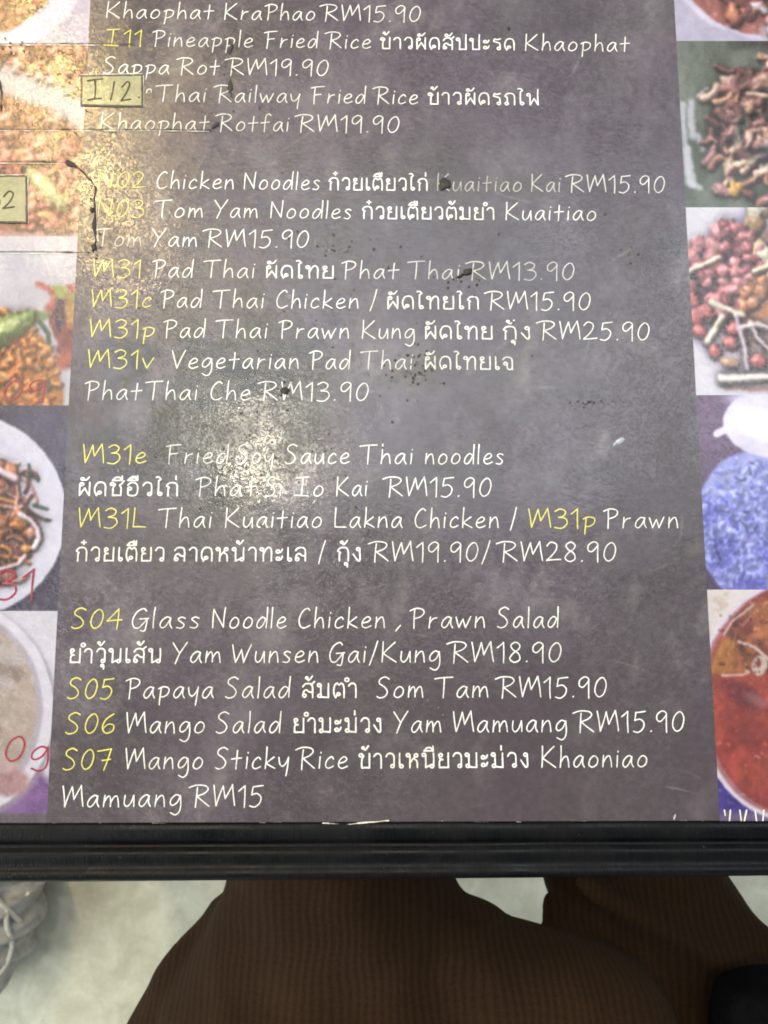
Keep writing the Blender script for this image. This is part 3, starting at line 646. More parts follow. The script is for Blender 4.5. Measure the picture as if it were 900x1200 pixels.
THA = {
 'ก': (.70, [l((.14, 0), (.14, .52)), l((.14, .52), (.20, .62)), l((.20, .62), (.04, .74)), s((.04, .74), (.16, .93), (.38, 1.0), (.60, .92), (.68, .68)), l((.68, .68), (.68, 0))]),
 'ข': (.66, [circ(.10, .86), s((.20, .90), (.28, .82), (.18, .62), (.16, .5)), l((.16, .5), (.16, .02)), l((.16, .02), (.64, .02)), l((.64, .02), (.64, 1.0))]),
 'ซ': (.74, [circ(.10, .86), s((.20, .90), (.28, .82), (.18, .62), (.16, .5)), l((.16, .5), (.16, .02)), l((.16, .02), (.64, .02)), l((.64, .02), (.64, .62)), s((.64, .62), (.56, .78), (.66, .9), (.80, 1.12))]),
 'ง': (.54, [circ(.34, .87), l((.44, .86), (.46, .22)), s((.46, .22), (.42, .03), (.32, .03)), l((.32, .03), (.04, .50))]),
 'จ': (.62, [circ(.18, .46), s((.28, .42), (.30, .12), (.42, 0), (.6, .10)), s((.02, .78), (.16, .96), (.38, .98), (.56, .86), (.60, .6)), l((.60, .6), (.60, 0))]),
 'ด': (.70, [s((.16, 0), (.05, .3), (.05, .62), (.18, .92), (.40, 1.0), (.60, .90), (.68, .62)), l((.68, .62), (.68, 0)), circ(.33, .24, .095), l((.25, .17), (.16, 0))]),
 'ต': (.70, [s((.16, 0), (.05, .3), (.05, .66), (.12, .92), (.24, 1.0)), l((.24, 1.0), (.37, .88)), l((.37, .88), (.50, 1.0)), s((.50, 1.0), (.62, .90), (.68, .62)), l((.68, .62), (.68, 0)), circ(.33, .24, .095), l((.25, .17), (.16, 0))]),
 'ถ': (.70, [circ(.15, .11), l((.19, .22), (.19, .60)), l((.19, .60), (.04, .74)), s((.04, .74), (.16, .93), (.38, 1.0), (.60, .92), (.68, .68)), l((.68, .68), (.68, 0))]),
 'ท': (.72, [circ(.10, .88), l((.21, .90), (.21, 0)), s((.21, .52), (.36, .86), (.52, 1.0), (.66, .90), (.70, .7)), l((.70, .7), (.70, 0))]),
 'น': (.74, [circ(.10, .88), l((.21, .90), (.21, .02)), l((.21, .02), (.48, .16)), circ(.60, .12), l((.70, .12), (.70, 1))]),
 'ป': (.68, [circ(.10, .88), l((.21, .90), (.21, .02)), l((.21, .02), (.66, .02)), l((.66, .02), (.66, 1.32))]),
 'ผ': (.68, [circ(.20, .86), l((.09, .88), (.09, .02)), l((.09, .02), (.38, .56)), l((.38, .56), (.66, .02)), l((.66, .02), (.66, 1))]),
 'ฟ': (.78, [circ(.10, .88), l((.21, .90), (.21, .02)), l((.21, .02), (.48, .56)), l((.48, .56), (.74, .02)), l((.74, .02), (.74, 1.34))]),
 'ม': (.72, [circ(.10, .88), l((.21, .90), (.21, .2)), circ(.13, .12), l((.22, .06), (.68, .02)), l((.68, .02), (.68, 1))]),
 'ย': (.66, [circ(.16, .86), s((.07, .80), (.12, .62), (.30, .55)), s((.20, .56), (.09, .44), (.08, .2)), l((.08, .2), (.08, .02)), l((.08, .02), (.64, .02)), l((.64, .02), (.64, 1))]),
 'ร': (.54, [s((.06, .74), (.12, .96), (.30, .90), (.52, .98)), s((.06, .74), (.28, .66), (.46, .56), (.50, .2)), circ(.41, .12)]),
 'ล': (.68, [circ(.14, .14), s((.06, .2), (.10, .42), (.26, .54), (.42, .40), (.64, .36)), s((.04, .78), (.18, .96), (.42, 1), (.60, .9), (.65, .6)), l((.65, .6), (.65, 0))]),
 'ว': (.56, [s((.04, .78), (.18, .98), (.40, .98), (.53, .8), (.54, .2)), circ(.44, .12)]),
 'ส': (.70, [circ(.14, .14), s((.06, .2), (.10, .42), (.26, .54), (.42, .40), (.64, .36)), s((.04, .78), (.18, .96), (.42, 1), (.60, .9), (.65, .6)), l((.65, .6), (.65, 0)), l((.54, .9), (.76, 1.12))]),
 'ห': (.74, [circ(.10, .88), l((.21, .90), (.21, 0)), s((.21, .34), (.40, .62), (.52, .78)), circ(.60, .86), s((.46, .62), (.62, .5), (.68, .3)), l((.68, .3), (.68, 0))]),
 'อ': (.66, [circ(.16, .52), s((.07, .48), (.08, .1), (.30, .01), (.55, .08), (.63, .4), (.60, .8), (.40, 1.0), (.18, .95), (.05, .80))]),
 'ะ': (.42, [circ(.13, .70), s((.22, .62), (.32, .66), (.40, .86)), circ(.13, .18), s((.22, .10), (.32, .14), (.40, .34))]),
 'า': (.48, [s((.02, .80), (.14, .96), (.32, .98), (.44, .84), (.46, .6)), l((.46, .6), (.46, 0))]),
 'ำ': (.48, [circ(-.10, 1.26, .12), s((.02, .80), (.14, .96), (.32, .98), (.44, .84), (.46, .6)), l((.46, .6), (.46, 0))]),
 'เ': (.26, [circ(.19, .12), l((.08, .12), (.08, 1))]),
 'ไ': (.32, [circ(.24, .12), l((.13, .12), (.13, 1.12)), l((.13, 1.12), (.26, 1.24)), s((.26, 1.24), (.14, 1.40), (-.02, 1.38))]),
}
UP = {'ั': [circ(-.46, 1.24, .09), s((-.37, 1.20), (-.22, 1.20), (-.06, 1.42))],
 'ี': [s((-.62, 1.16), (-.44, 1.36), (-.2, 1.36), (-.06, 1.16)), l((-.62, 1.16), (-.06, 1.16)), l((-.06, 1.16), (-.06, 1.48))],
 'ิ': [s((-.62, 1.16), (-.44, 1.36), (-.2, 1.36), (-.06, 1.16)), l((-.62, 1.16), (-.06, 1.16))],
 'ุ': [circ(-.16, -.20, .08), l((-.07, -.18), (-.07, -.44))],
 '่': [l((-.12, 1.22), (-.12, 1.50))],
 '้': [circ(-.42, 1.40, .07), s((-.38, 1.30), (-.28, 1.24), (-.08, 1.52)), ],
 '๋': [l((-.36, 1.36), (-.08, 1.36)), l((-.22, 1.23), (-.22, 1.50))],
 '๊': [s((-.40, 1.30), (-.34, 1.46), (-.26, 1.34), (-.20, 1.46), (-.14, 1.30), (-.06, 1.50))]}

def smooth(pts, sub=7):
    if len(pts) < 3: return pts
    out = []; closed = math.dist(pts[0], pts[-1]) < 1e-4
    for i in range(len(pts) - 1):
        p1, p2 = pts[i], pts[i + 1]
        p0 = pts[i - 1] if i else (pts[-2] if closed else p1)
        p3 = pts[i + 2] if i + 2 < len(pts) else (pts[1] if closed else p2)
        for k in range(sub):
            t = k / sub; t2 = t * t; t3 = t2 * t
            out.append(tuple(.5 * (2 * p1[q] + (p2[q] - p0[q]) * t + (2 * p0[q] - 5 * p1[q] + 4 * p2[q] - p3[q]) * t2 + (3 * p1[q] - p0[q] - 3 * p2[q] + p3[q]) * t3) for q in (0, 1)))
    out.append(pts[-1]); return out
def layout(text):
    """-> strokes in units of cap height, total width"""
    x = 0; out = []; prev = None
    for ch in text:
        if ch == ' ': x += .42; continue
        if ch in UP:
            for k, pts in UP[ch]: out.append((k, [(x - TGAP * 1.0 + px, py) for px, py in pts], 'up'))
            continue
        if ch in THA: w, st = THA[ch]; gap = TGAP
        else: w, st = LAT[ch]; gap = .16
        for k, pts in st: out.append((k, [(x + px, py) for px, py in pts], ''))
        x += w + gap
    xs = [p[0] for _, pts, _ in out for p in pts]
    return out, min(xs), max(xs)
class Ribbon:
    def __init__(s, z): s.v = []; s.f = []; s.z = z; s.k = 0
    def stroke(s, pts, w, taper=.12):
        q = [pts[0]]
        for p in pts[1:]:
            if math.dist(p, q[-1]) > 1e-6: q.append(p)
        if len(q) < 2: q.append((q[0][0] + 1e-5, q[0][1]))
        s.k += 1; z = s.z + s.k * 1.5e-6; n = len(q); base = len(s.v); ph = rnd.random() * 6
        dirs = []
        for i in range(n):
            a, b = q[max(0, i - 1)], q[min(n - 1, i + 1)]; L = math.dist(a, b) or 1; dirs.append(((b[0] - a[0]) / L, (b[1] - a[1]) / L))
        rad = []
        for i in range(n):
            t = i / (n - 1); r = w / 2 * (1 + .10 * math.sin(ph + t * 5) - taper * t); rad.append(r)
            dx, dy = dirs[i]; zz = z + i * 4e-8
            s.v += [(q[i][0] - dy * r, q[i][1] + dx * r, zz), (q[i][0] + dy * r, q[i][1] - dx * r, zz)]
        for i in range(n - 1):
            a = base + i * 2; s.f.append((a, a + 1, a + 3, a + 2))
        for i, sg in ((0, -1), (n - 1, 1)):
            dx, dy = dirs[i]; r = rad[i]; c = len(s.v); fan = []
            for k in range(1, 5):
                an = math.pi * k / 5; ox, oy = math.cos(an), math.sin(an)
                s.v.append((q[i][0] - dy * r * ox + sg * dx * r * oy, q[i][1] + dx * r * ox + sg * dy * r * oy, z + i * 4e-8)); fan.append(c + k - 1)
            a = base + i * 2; ring = [a] + fan + [a + 1]
            s.f.append(tuple(reversed(ring)) if sg < 0 else tuple(ring))
    def mesh(s, name):
        me = pydata(name, s.v, s.f)
        bm = bmesh.new(); bm.from_mesh(me)
        for fc in bm.faces:
            fc.normal_update()
            if fc.normal.z < 0: fc.normal_flip()
        bm.to_mesh(me); bm.free(); return me
CAP = (P(450, 905.2) - P(450, 930)).length            # capital height on the sheet
def write(name, text, x0, x1, y100, mat, parent, cap=CAP, pen=.060, z=ZI, sl=None, jit=.012):
    thai = text[0] in THA
    st, a, b = layout(text)
    sl = slope(y100) if sl is None else sl
    A0, B0 = P(x0, y100 + sl * (x0 - 100)), P(x1, y100 + sl * (x1 - 100))
    u = (B0 - A0); L = u.length; u /= L; up = Vector((-u.y, u.x, 0))
    hgt = cap * (.69 if thai else 1); wpen = cap * (.080 if thai else pen)
    kx = (L - wpen) / max(1e-6, b - a); R = Ribbon(z)
    for kind, pts, _ in st:
        jx, jy = rnd.uniform(-jit, jit), rnd.uniform(-jit, jit)
        w2 = []
        for px, py in (smooth(pts) if kind == 's' else pts):
            p = A0 + u * ((px - a) * kx + wpen / 2) + up * (py + jy) * hgt
            w2.append((p.x, p.y))
        if kind == 'l':
            (ax, ay), (bx, by) = w2[0], w2[-1]; c = rnd.uniform(-.02, .02)
            w2 = [(ax + (bx - ax) * t - (by - ay) * c * 4 * t * (1 - t), ay + (by - ay) * t + (bx - ax) * c * 4 * t * (1 - t)) for t in (0, .25, .5, .75, 1)]
        R.stroke(w2, wpen)
    return put(obj(name, R.mesh(name), mat), parent)

LINES = [
 (22, "KhaophatW125-251 KraPhaoW263-369 RM15.90R374-493"),
 (54.3, "I11Y122-166 PineappleW178-297 FriedW309-373 RiceW380-435 ข้าวผัดสัปปะรดT445-603 KhaophatW615-738"),
 (86.8, "SappaW121-199 RotW206-258 RM19.90R263-385"),
 (119, "\"W171-178 ThaiW182-242 RailwayW250-352 FriedW364-429 RiceW436-490 ข้าวผัดรถไฟT501-631"),
 (152.7, "KhaophatW118-246 RotfaiW252-339 RM19.90R345-468"),
 (221, "N02Y116-172 ChickenW184-274 NoodlesW286-375 ก๋วยเตี๋ยวไก่T385-501 KuaitiaoW512-611 KaiW622-657 RM15.90R662-779"),
 (254.6, "N03Y115-169 TomW181-238 YamW251-302 NoodlesW317-412 ก๋วยเตี๋ยวต้มยำT424-579 KuaitiaoW592-698"),
 (288.8, "TomW112-166 YamW178-231 RM15.90R237-362"),
 (325, "M31Y109-165 PadW178-227 ThaiW238-299 ผัดไทยT312-391 PhatW400-468 ThaiW477-539 RM13.90R545-673"),
 (360.3, "M31cY107-178 PadW188-237 ThaiW249-310 ChickenW324-420 /W433-442 ผัดไทยไกT454-561 RM15.90R567-692"),
 (395.5, "M31pY105-181 PadW191-241 ThaiW252-314 PrawnW326-409 KungW424-486 ผัดไทยT498-577 กุ้งT589-621 RM25.90R628-761"),
 (431.5, "M31vY103-181 VegetarianW201-350 PadW362-411 ThaiW422-484 ผัดไทยเจT498-601"),
 (468.5, "PhatThaiW99-232 CheW247-294 RM13.90R301-432"),
 (543, "M31eY97-172 FriedW194-268 SoyW277-321 SauceW334-410 ThaiW421-484 noodlesW498-590"),
 (581, "ผัดซีอี๊วไก่T93-209 PhatW229-302 SiW311-331 IoW345-379 KaiW394-431 RM15.90R448-576"),
 (618, "M31LY92-172 ThaiW185-249 KuaitiaoW264-377 LaknaW392-472 ChickenW486-584 /W597-606 M31pY619-697 PrawnW707-794"),
 (657.5, "ก๋วยเตี๋ยวT89-193 ลาดหน้าทะเลT204-359 /W373-382 กุ้งT395-423 RM19.90/R431-575 RM28.90R581-722"),
 (736, "S04Y84-144 GlassW155-234 NoodleW249-336 ChickenW350-451 ,W463-470 PrawnW480-568 SaladW582-655"),
 (776.5, "ยำวุ้นเส้นT82-189 YamW202-259 WunsenW272-373 Gai/KungW386-516 RM18.90R523-658"),
 (818, "S05Y79-134 PapayaW147-251 SaladW264-341 ส้มตำT354-418 SomW441-496 TamW509-572 RM15.90R580-711"),
 (859, "S06Y77-134 MangoW148-240 SaladW253-330 ยำมะม่วงT344-447 YamW461-517 MamuangW531-664 RM15.90R671-802"),
 (901, "S07Y74-131 MangoW147-238 StickyW252-339 RiceW346-408 ข้าวเหนียวมะม่วงT420-619 KhaoniaoW634-758"),
 (945, "MamuangW73-213 RM15R221-309"),
]
WEAR = [(221, 500, 620, .85), (221, 620, 660, .6), (221, 660, 700, .35), (221, 100, 130, .35), (254.6, 100, 130, .35), (288.8, 100, 130, .55), (325, 470, 600, .6), (325, 400, 460, .3),
        (54.3, 170, 300, .25), (119, 170, 300, .25), (152.7, 100, 260, .3), (431.5, 400, 500, .35), (543, 190, 330, .4), (581, 220, 330, .35), (468.5, 90, 330, .2)]
import re
for y100, spec in LINES:
    for tok in spec.split(' '):
        m_ = re.match(r'^(.*)([WRTY])(\d+)-(\d+)$', tok)
        text, k, x0, x1 = m_.group(1), m_.group(2), float(m_.group(3)), float(m_.group(4))
        nm = {'W': 'dish_name', 'R': 'price', 'T': 'thai_name', 'Y': 'dish_code'}[k]
        o = write(nm, text, x0, x1, y100, M['yellow_ink'] if k == 'Y' else M['white_ink'], menu)
        for yy, xa, xb, wr in WEAR:
            if yy == y100 and xa <= x0 <= xb: o['wear'] = wr
        if k == 'Y': o['label'] = 'yellow dish code ' + text
# red codes overprinted on the dish photographs
for text, x0, x1, y, cap in (('309', -26, 53, 470, 1.15), ('M31', -52, 40, 701, 1.5), ('30g', -26, 58, 891, 1.25)):
    write('photo_code', text, x0, x1, y, M['red_ink'], menu, CAP * cap, .075, ZI)['label'] = 'red code written over a dish photo'
R = Ribbon(ZI)
for x, h, dx in ((848, 6, 1), (855, 12, -1), (866, 14, 2), (874, 14, -3), (884, 16, 2), (894, 12, -1)):
    a_, b_ = P(x, 949), P(x + dx, 949 + h); R.stroke([(a_.x, a_.y), (b_.x, b_.y)], .0007)
put(obj('caption_scrap', R.mesh('caption'), M['white_ink']), menu)['label'] = 'worn white lettering cut off at the lower edge'

# ------------------------------------------------------------------ stickers, film edges, dirt
def ragged(name, pts, wlo, whi, z, mat, parent, th=.00022, seed=1):
    """a low irregular bead along a line on the sheet"""
    r = random.Random(seed); q = []
    for (ax, ay), (bx, by) in zip(pts[:-1], pts[1:]):
        n = max(2, int(math.dist((ax, ay), (bx, by)) / 2.2))
        for k in range(n): q.append((ax + (bx - ax) * k / n, ay + (by - ay) * k / n))
    q.append(pts[-1]); v = []; f = []
    for i, (x, y) in enumerate(q):
        a, b = q[max(0, i - 1)], q[min(len(q) - 1, i + 1)]; L = math.dist(a, b) or 1; nx, ny = -(b[1] - a[1]) / L, (b[0] - a[0]) / L
        w = (wlo + (whi - wlo) * max(0, mnoise.noise(Vector((i * .16, seed * 3.1, 0))) * 1.5 + .35) ** 1.5) * r.uniform(.75, 1.25) / 2
        o = mnoise.noise(Vector((i * .2, seed, 5))) * whi * .25
        for e, zz in ((w, 0), (0, th * min(1, w)), (-w, 0)):
            p = P(x + nx * (e + o), y + ny * (e + o)); v.append((p.x, p.y, z + zz))
    for i in range(len(q) - 1):
        for k in (0, 1): a = i * 3 + k; f.append((a, a + 1, a + 4, a + 3))
    return put(obj(name, pydata(name, v, f, True), mat), parent)
ZG = Z0 + .00115
ragged('film_seam', [(0, 53), (60, 52.5), (122, 53), (158, 53.5)], .5, 1.0, ZG, M['grime'], menu, seed=2)['label'] = 'dirty edge of a clear film strip'
ragged('film_seam', [(0, 153), (100, 153), (180, 153), (248, 154)], .5, 1.1, ZG, M['grime'], menu, seed=3)['label'] = 'dirty edge of a clear film strip'
ragged('film_seam', [(0, 191), (40, 190), (80, 192)], .5, 1.2, ZG, M['grime'], menu, seed=4)
ragged('film_seam', [(78, 191), (88, 195), (98, 203), (108, 213), (113, 222), (111, 236), (112, 252), (111, 268), (113, 284), (109, 296)], 1.2, 5.0, ZG, M['grime'], menu, .0006, seed=5)['label'] = 'black torn edge of the clear film'
ragged('film_seam', [(0, 296), (50, 296), (106, 297)], .6, 1.3, ZG, M['grime'], menu, seed=6)
ragged('film_seam', [(0, 95), (3, 110), (2, 132)], .8, 3, ZG, M['grime'], menu, seed=8)
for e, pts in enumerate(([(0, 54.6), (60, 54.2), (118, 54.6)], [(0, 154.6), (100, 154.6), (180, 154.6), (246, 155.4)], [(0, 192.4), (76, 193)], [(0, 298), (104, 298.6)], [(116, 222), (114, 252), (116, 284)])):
    ragged('painted_glint', pts, .2, .9, ZG - .0001, M['film_lip_glint'], menu, .0003, 70 + e)  # pale beads laid beside the seams as painted glints
ragged('film_lip', [(378, 964), (410, 965), (432, 963), (456, 961)], .8, 2.6, Z0 + .0009, M['film_lip_glint'], menu, .0010, seed=9)['label'] = 'pale lifted lip of laminate at the lower edge'

r_ = random.Random(5)
for e in range(16):                                                              # dusty flakes where the laminate meets the edge
    x = r_.uniform(5, 890); L = r_.uniform(2, 20); y = 962.6 - (x - 450) * .0035 + r_.uniform(-.8, .4)
    ragged('laminate_fray', [(x, y), (x + L, y + r_.uniform(-.5, .5))], .12, r_.uniform(.3, .8), Z0 + .0009, M['fray'], menu, .0005, 200 + e)
def sticker(x0, y0, x1, y1, label, texts, seed):
    g = empty('code_sticker', None, None); g.parent = menu
    c = P((x0 + x1) / 2, (y0 + y1) / 2); g.location = c - Vector(menu.location); bpy.context.view_layer.update()
    def putw(o):
        o.parent = g; o.matrix_parent_inverse = Matrix.Translation(-c); return o
    g['label'] = label; r = random.Random(seed); ring = []
    def ringpts(d):
        out = []
        for (ax, ay), (bx, by) in (((x0, y0), (x1, y0 - 1)), ((x1, y0 - 1), (x1 + .5, y1)), ((x1 + .5, y1), (x0 - .5, y1 - 1)), ((x0 - .5, y1 - 1), (x0, y0))):
            for k in range(10):
                t = k / 10; x, y = ax + (bx - ax) * t, ay + (by - ay) * t
                cx, cy = (x0 + x1) / 2, (y0 + y1) / 2
                out.append((x + (1 if x > cx else -1) * d + r.uniform(-.35, .35), y + (1 if y > cy else -1) * d + r.uniform(-.35, .35)))
        return out
    for nm, d, z, th, mat in (('dark_rim', 1.7, Z0 + .00110, .00004, M['sticker_rim']), ('paper', .2, Z0 + .00122, .00015, M['sticker'])):  # dark ragged rim, slightly wider than the paper
        lo = [P(*q) for q in ringpts(d)]; hi = [P(*q) for q in ringpts(d - .3)]; n = len(lo)
        v = [(p.x, p.y, z) for p in lo] + [(p.x, p.y, z + th) for p in hi]
        f = [(i, (i + 1) % n, n + (i + 1) % n, n + i) for i in range(n)] + [tuple(range(n, 2 * n))]
        me = pydata(nm, v, f); bm = bmesh.new(); bm.from_mesh(me); bmesh.ops.recalc_face_normals(bm, faces=bm.faces)
        top = max(bm.faces, key=lambda q: q.calc_area())
        if top.normal.z < 0: bmesh.ops.reverse_faces(bm, faces=bm.faces)
        bm.to_mesh(me); bm.free(); putw(obj(nm, me, mat))
    R = Ribbon(Z0 + .00145)
    for pts in texts: 
        q = [P(*p) for p in smooth(pts)]; R.stroke([(p.x, p.y) for p in q], .0009)
    putw(obj('handwriting', R.mesh('pen'), M['ink_pen']))
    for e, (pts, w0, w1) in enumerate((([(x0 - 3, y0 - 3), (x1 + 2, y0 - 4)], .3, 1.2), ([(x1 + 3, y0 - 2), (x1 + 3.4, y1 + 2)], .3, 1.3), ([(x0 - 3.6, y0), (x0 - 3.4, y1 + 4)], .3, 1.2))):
        o = ragged('painted_glint', pts, w0, w1, Z0 + .00112, M['film_lip_glint'], menu, .0004, seed + e); o.parent = g; o.matrix_parent_inverse = Matrix.Translation(-c)  # glints around the sticker, put in as pale strips
    return g
sticker(98, 92, 166, 125, 'beige paper sticker hand lettered I12', [
    [(104, 97), (112, 95.5), (121, 94.5)], [(112.5, 96), (113, 106), (112, 118)], [(104, 119.5), (111, 118), (120, 117.5)], [(135, 98), (133.5, 107), (131, 119)],
    [(144, 104), (150, 98), (153, 101), (149, 111), (143, 120)], [(143, 120), (150, 119), (154, 118.5)], [(163.5, 116), (164, 116.5)]], 31)
sticker(-44, 210, 31, 261, 'beige paper sticker hand lettered 02', [
    [(-30, 228), (-34, 238), (-28, 246), (-20, 240), (-22, 230), (-30, 228)], [(-2, 232), (1, 236), (1, 241)], [(6, 232), (12, 226), (17, 229), (13, 238), (5, 246)], [(5, 246), (12, 245), (18, 244)]], 57)

def blob(name, cx, cy, rx, ry, rot, seed, h=.0007, parent=menu):
    r = random.Random(seed); n = 18; v = []; f = []
    prof = [(1.0, 0), (.82, .55), (.5, .9), (.2, 1.0)]
    for k, (sc_, hh) in enumerate(prof):
        for i in range(n):
            an = 2 * math.pi * i / n; j = 1 + .45 * mnoise.noise(Vector((math.cos(an) * 1.4 + seed, math.sin(an) * 1.4, k * .2)))
            x, y = math.cos(an) * rx * sc_ * j, math.sin(an) * ry * sc_ * j
            p = P(cx + x * math.cos(rot) - y * math.sin(rot), cy + x * math.sin(rot) + y * math.cos(rot)); v.append((p.x, p.y, ZG + h * hh * r.uniform(.8, 1.1)))
    for k in range(3):
        for i in range(n): a, b = k * n + i, k * n + (i + 1) % n; f.append((a, a + n, b + n, b))
    f.append(tuple(range(3 * n, 4 * n)))
    me = pydata(name, v, f, True); bm = bmesh.new(); bm.from_mesh(me); bmesh.ops.recalc_face_normals(bm, faces=bm.faces); bm.to_mesh(me); bm.free()
    return put(obj(name, me, M['grime']), parent)
blob('burn_spot', 520.5, 217, 7.4, 6.6, 0, 1)['label'] = 'round black burn spot beside a dish name'
blob('burn_spot', 334, 458.5, 4.6, 4.4, 0, 2)['label'] = 'small black spot on a price'
blob('burn_spot', 548, 319.5, 6.5, 3.6, -.25, 3); blob('burn_spot', 539, 324.5, 5, 1.6, -.5, 4)
blob('burn_spot', 270, 103, 3.0, 6, .1, 6, .0003); blob('burn_spot', 253, 148, 5, 2.2, -.6, 7, .0003); blob('burn_spot', 271, 58, 2, 6, .3, 8, .0002)
blob('burn_spot', 108.5, 247, 2.6, 3.4, 0, 9, .0005); blob('burn_spot', 111, 291, 3, 3.4, .6, 10, .0005); blob('burn_spot', 596, 35, 1.6, 1.6, 0, 11, .0003)
# loose specks around the worst places: one part, nobody could count them
v = []; f = []; r = random.Random(77)
for cx, cy, sx, sy, n in ((486, 437, 20, 14, 60), (405, 292, 22, 10, 22), (492, 440, 6, 5, 26), (270, 85, 4, 34, 30), (336, 462, 10, 14, 14), (300, 520, 60, 40, 60), (700, 472, 16, 2, 20), (95, 110, 5, 30, 14), (20, 60, 14, 6, 26), (112, 262, 4, 22, 30), (735, 300, 6, 6, 10), (540, 330, 18, 5, 16), (420, 380, 160, 120, 60)):
    for k in range(n):
        x, y = r.gauss(cx, sx), r.gauss(cy, sy); q = r.uniform(.35, 1.5) ** 1.5; b0 = len(v); an0 = r.random() * 6
        for i in range(6):
            an = an0 + i * math.pi / 3; rr = q * r.uniform(.6, 1.2); p = P(x + math.cos(an) * rr, y - math.sin(an) * rr * .8); v.append((p.x, p.y, ZG + .00002 + k * 1e-6))
        f.append(tuple(range(b0, b0 + 6)))
o = put(obj('dirt_specks', pydata('specks', v, f), M['grime']), menu); o['kind'] = 'stuff'; o['label'] = 'scattered dark dirt specks on the laminate'
# small raised pimples in the laminate with their white glint painted as pale colour
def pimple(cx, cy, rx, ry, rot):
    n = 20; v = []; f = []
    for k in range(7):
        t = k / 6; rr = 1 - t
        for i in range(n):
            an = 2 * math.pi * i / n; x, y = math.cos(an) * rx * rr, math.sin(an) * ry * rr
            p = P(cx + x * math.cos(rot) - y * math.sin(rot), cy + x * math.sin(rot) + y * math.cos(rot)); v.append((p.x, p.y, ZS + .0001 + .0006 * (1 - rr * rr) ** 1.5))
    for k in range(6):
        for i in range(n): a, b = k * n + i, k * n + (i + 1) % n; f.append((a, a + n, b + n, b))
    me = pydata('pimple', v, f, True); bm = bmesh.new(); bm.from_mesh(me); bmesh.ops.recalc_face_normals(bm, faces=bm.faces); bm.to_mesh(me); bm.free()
    return put(obj('bubble_with_glint', me, M['bubble']), menu)
nd = N('bubble_painted_glint'); nd.set(**{'Base Color': (.40, .42, .45), 'Roughness': .3, 'Specular IOR Level': .8, 'Normal': nd.bump(nd.noise(nd.pos(), 700, 3), .5, .0002)}); M['bubble'] = nd.m
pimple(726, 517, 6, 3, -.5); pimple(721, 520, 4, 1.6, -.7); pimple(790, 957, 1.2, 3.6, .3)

# ------------------------------------------------------------------ person: lap in a brown knit
person = empty('person', 'person seated at the table in a brown knit garment, lap showing below the edge', 'person', (.08, -.45, 0))
def metaball_mesh(name, items, vox, smooth_it, disp=None):
    """union of round-ended tapering limbs -> one continuous skin"""
    bm = bmesh.new()
    for a, ra, b, rb, sq in items:
        a, b = Vector(a), Vector(b); d = (b - a); L = d.length; rot = d.to_track_quat('Z', 'Y').to_matrix().to_4x4()
        n = 28; rings = []
        prof = [(-ra * math.cos(t), ra * math.sin(t)) for t in (0.02, .35, .7, 1.05, 1.4)] + [(L * k / 8, ra + (rb - ra) * k / 8) for k in range(1, 8)] + [(L + rb * math.sin(t), rb * math.cos(t)) for t in (.1, .45, .8, 1.15, 1.55)]
        for z, rr in prof:
            rings.append([bm.verts.new(Matrix.Translation(a) @ rot @ Vector((rr * math.cos(2 * math.pi * i / n), rr * math.sin(2 * math.pi * i / n), z))) for i in range(n)])
        for p, q in zip(rings[:-1], rings[1:]):
            for i in range(n): bm.faces.new((p[i], p[(i + 1) % n], q[(i + 1) % n], q[i]))
        bm.faces.new(list(reversed(rings[0]))); bm.faces.new(rings[-1])
        if sq != 1:
            for ring in rings:
                for v_ in ring:
                    c = a + d * max(0, min(1, (v_.co - a).dot(d) / (L * L))); v_.co.z = c.z + (v_.co.z - c.z) * sq
    me = bpy.data.meshes.new(name); bm.to_mesh(me); bm.free()
    o = bpy.data.objects.new(name, me); COL.objects.link(o)
    md = o.modifiers.new('r', 'REMESH'); md.mode = 'VOXEL'; md.voxel_size = vox; md.use_smooth_shade = True
    ms = o.modifiers.new('s', 'SMOOTH'); ms.iterations = smooth_it; ms.factor = .6
    dg = bpy.context.evaluated_depsgraph_get(); me2 = bpy.data.meshes.new_from_object(o.evaluated_get(dg))
    bpy.data.objects.remove(o)
    me2.polygons.foreach_set('use_smooth', [True] * len(me2.polygons))
    if disp:
        nr = [v_.normal.copy() for v_ in me2.vertices]
        for v_, n_ in zip(me2.vertices, nr): v_.co += disp(v_.co, n_)
    me2.update(); me2.name = name; return me2
ZL = .56
LK, LH = P(392, 985, ZL), Vector((.03, -.50, .53))
RK, RH = P(728, 1010, .50), Vector((.25, -.50, .50))
def fold(co, n):
    k = mnoise.noise(Vector((co.x * 9 + co.y * 4, co.y * 5, co.z * 6))) * .009 + mnoise.noise(Vector((co.x * 22 + co.y * 16, co.y * 8, co.z * 10))) * .007 + mnoise.noise(Vector((co.x * 60, co.y * 40, co.z * 40))) * .0012
    return n * k
LKd = LK + Vector((0, .10, -.02)); RKd = RK + Vector((-.01, .10, -.02))
def top(px, py, z, r, r2): return (P(*px, z), r, P(*py, z), r2, 1.0)
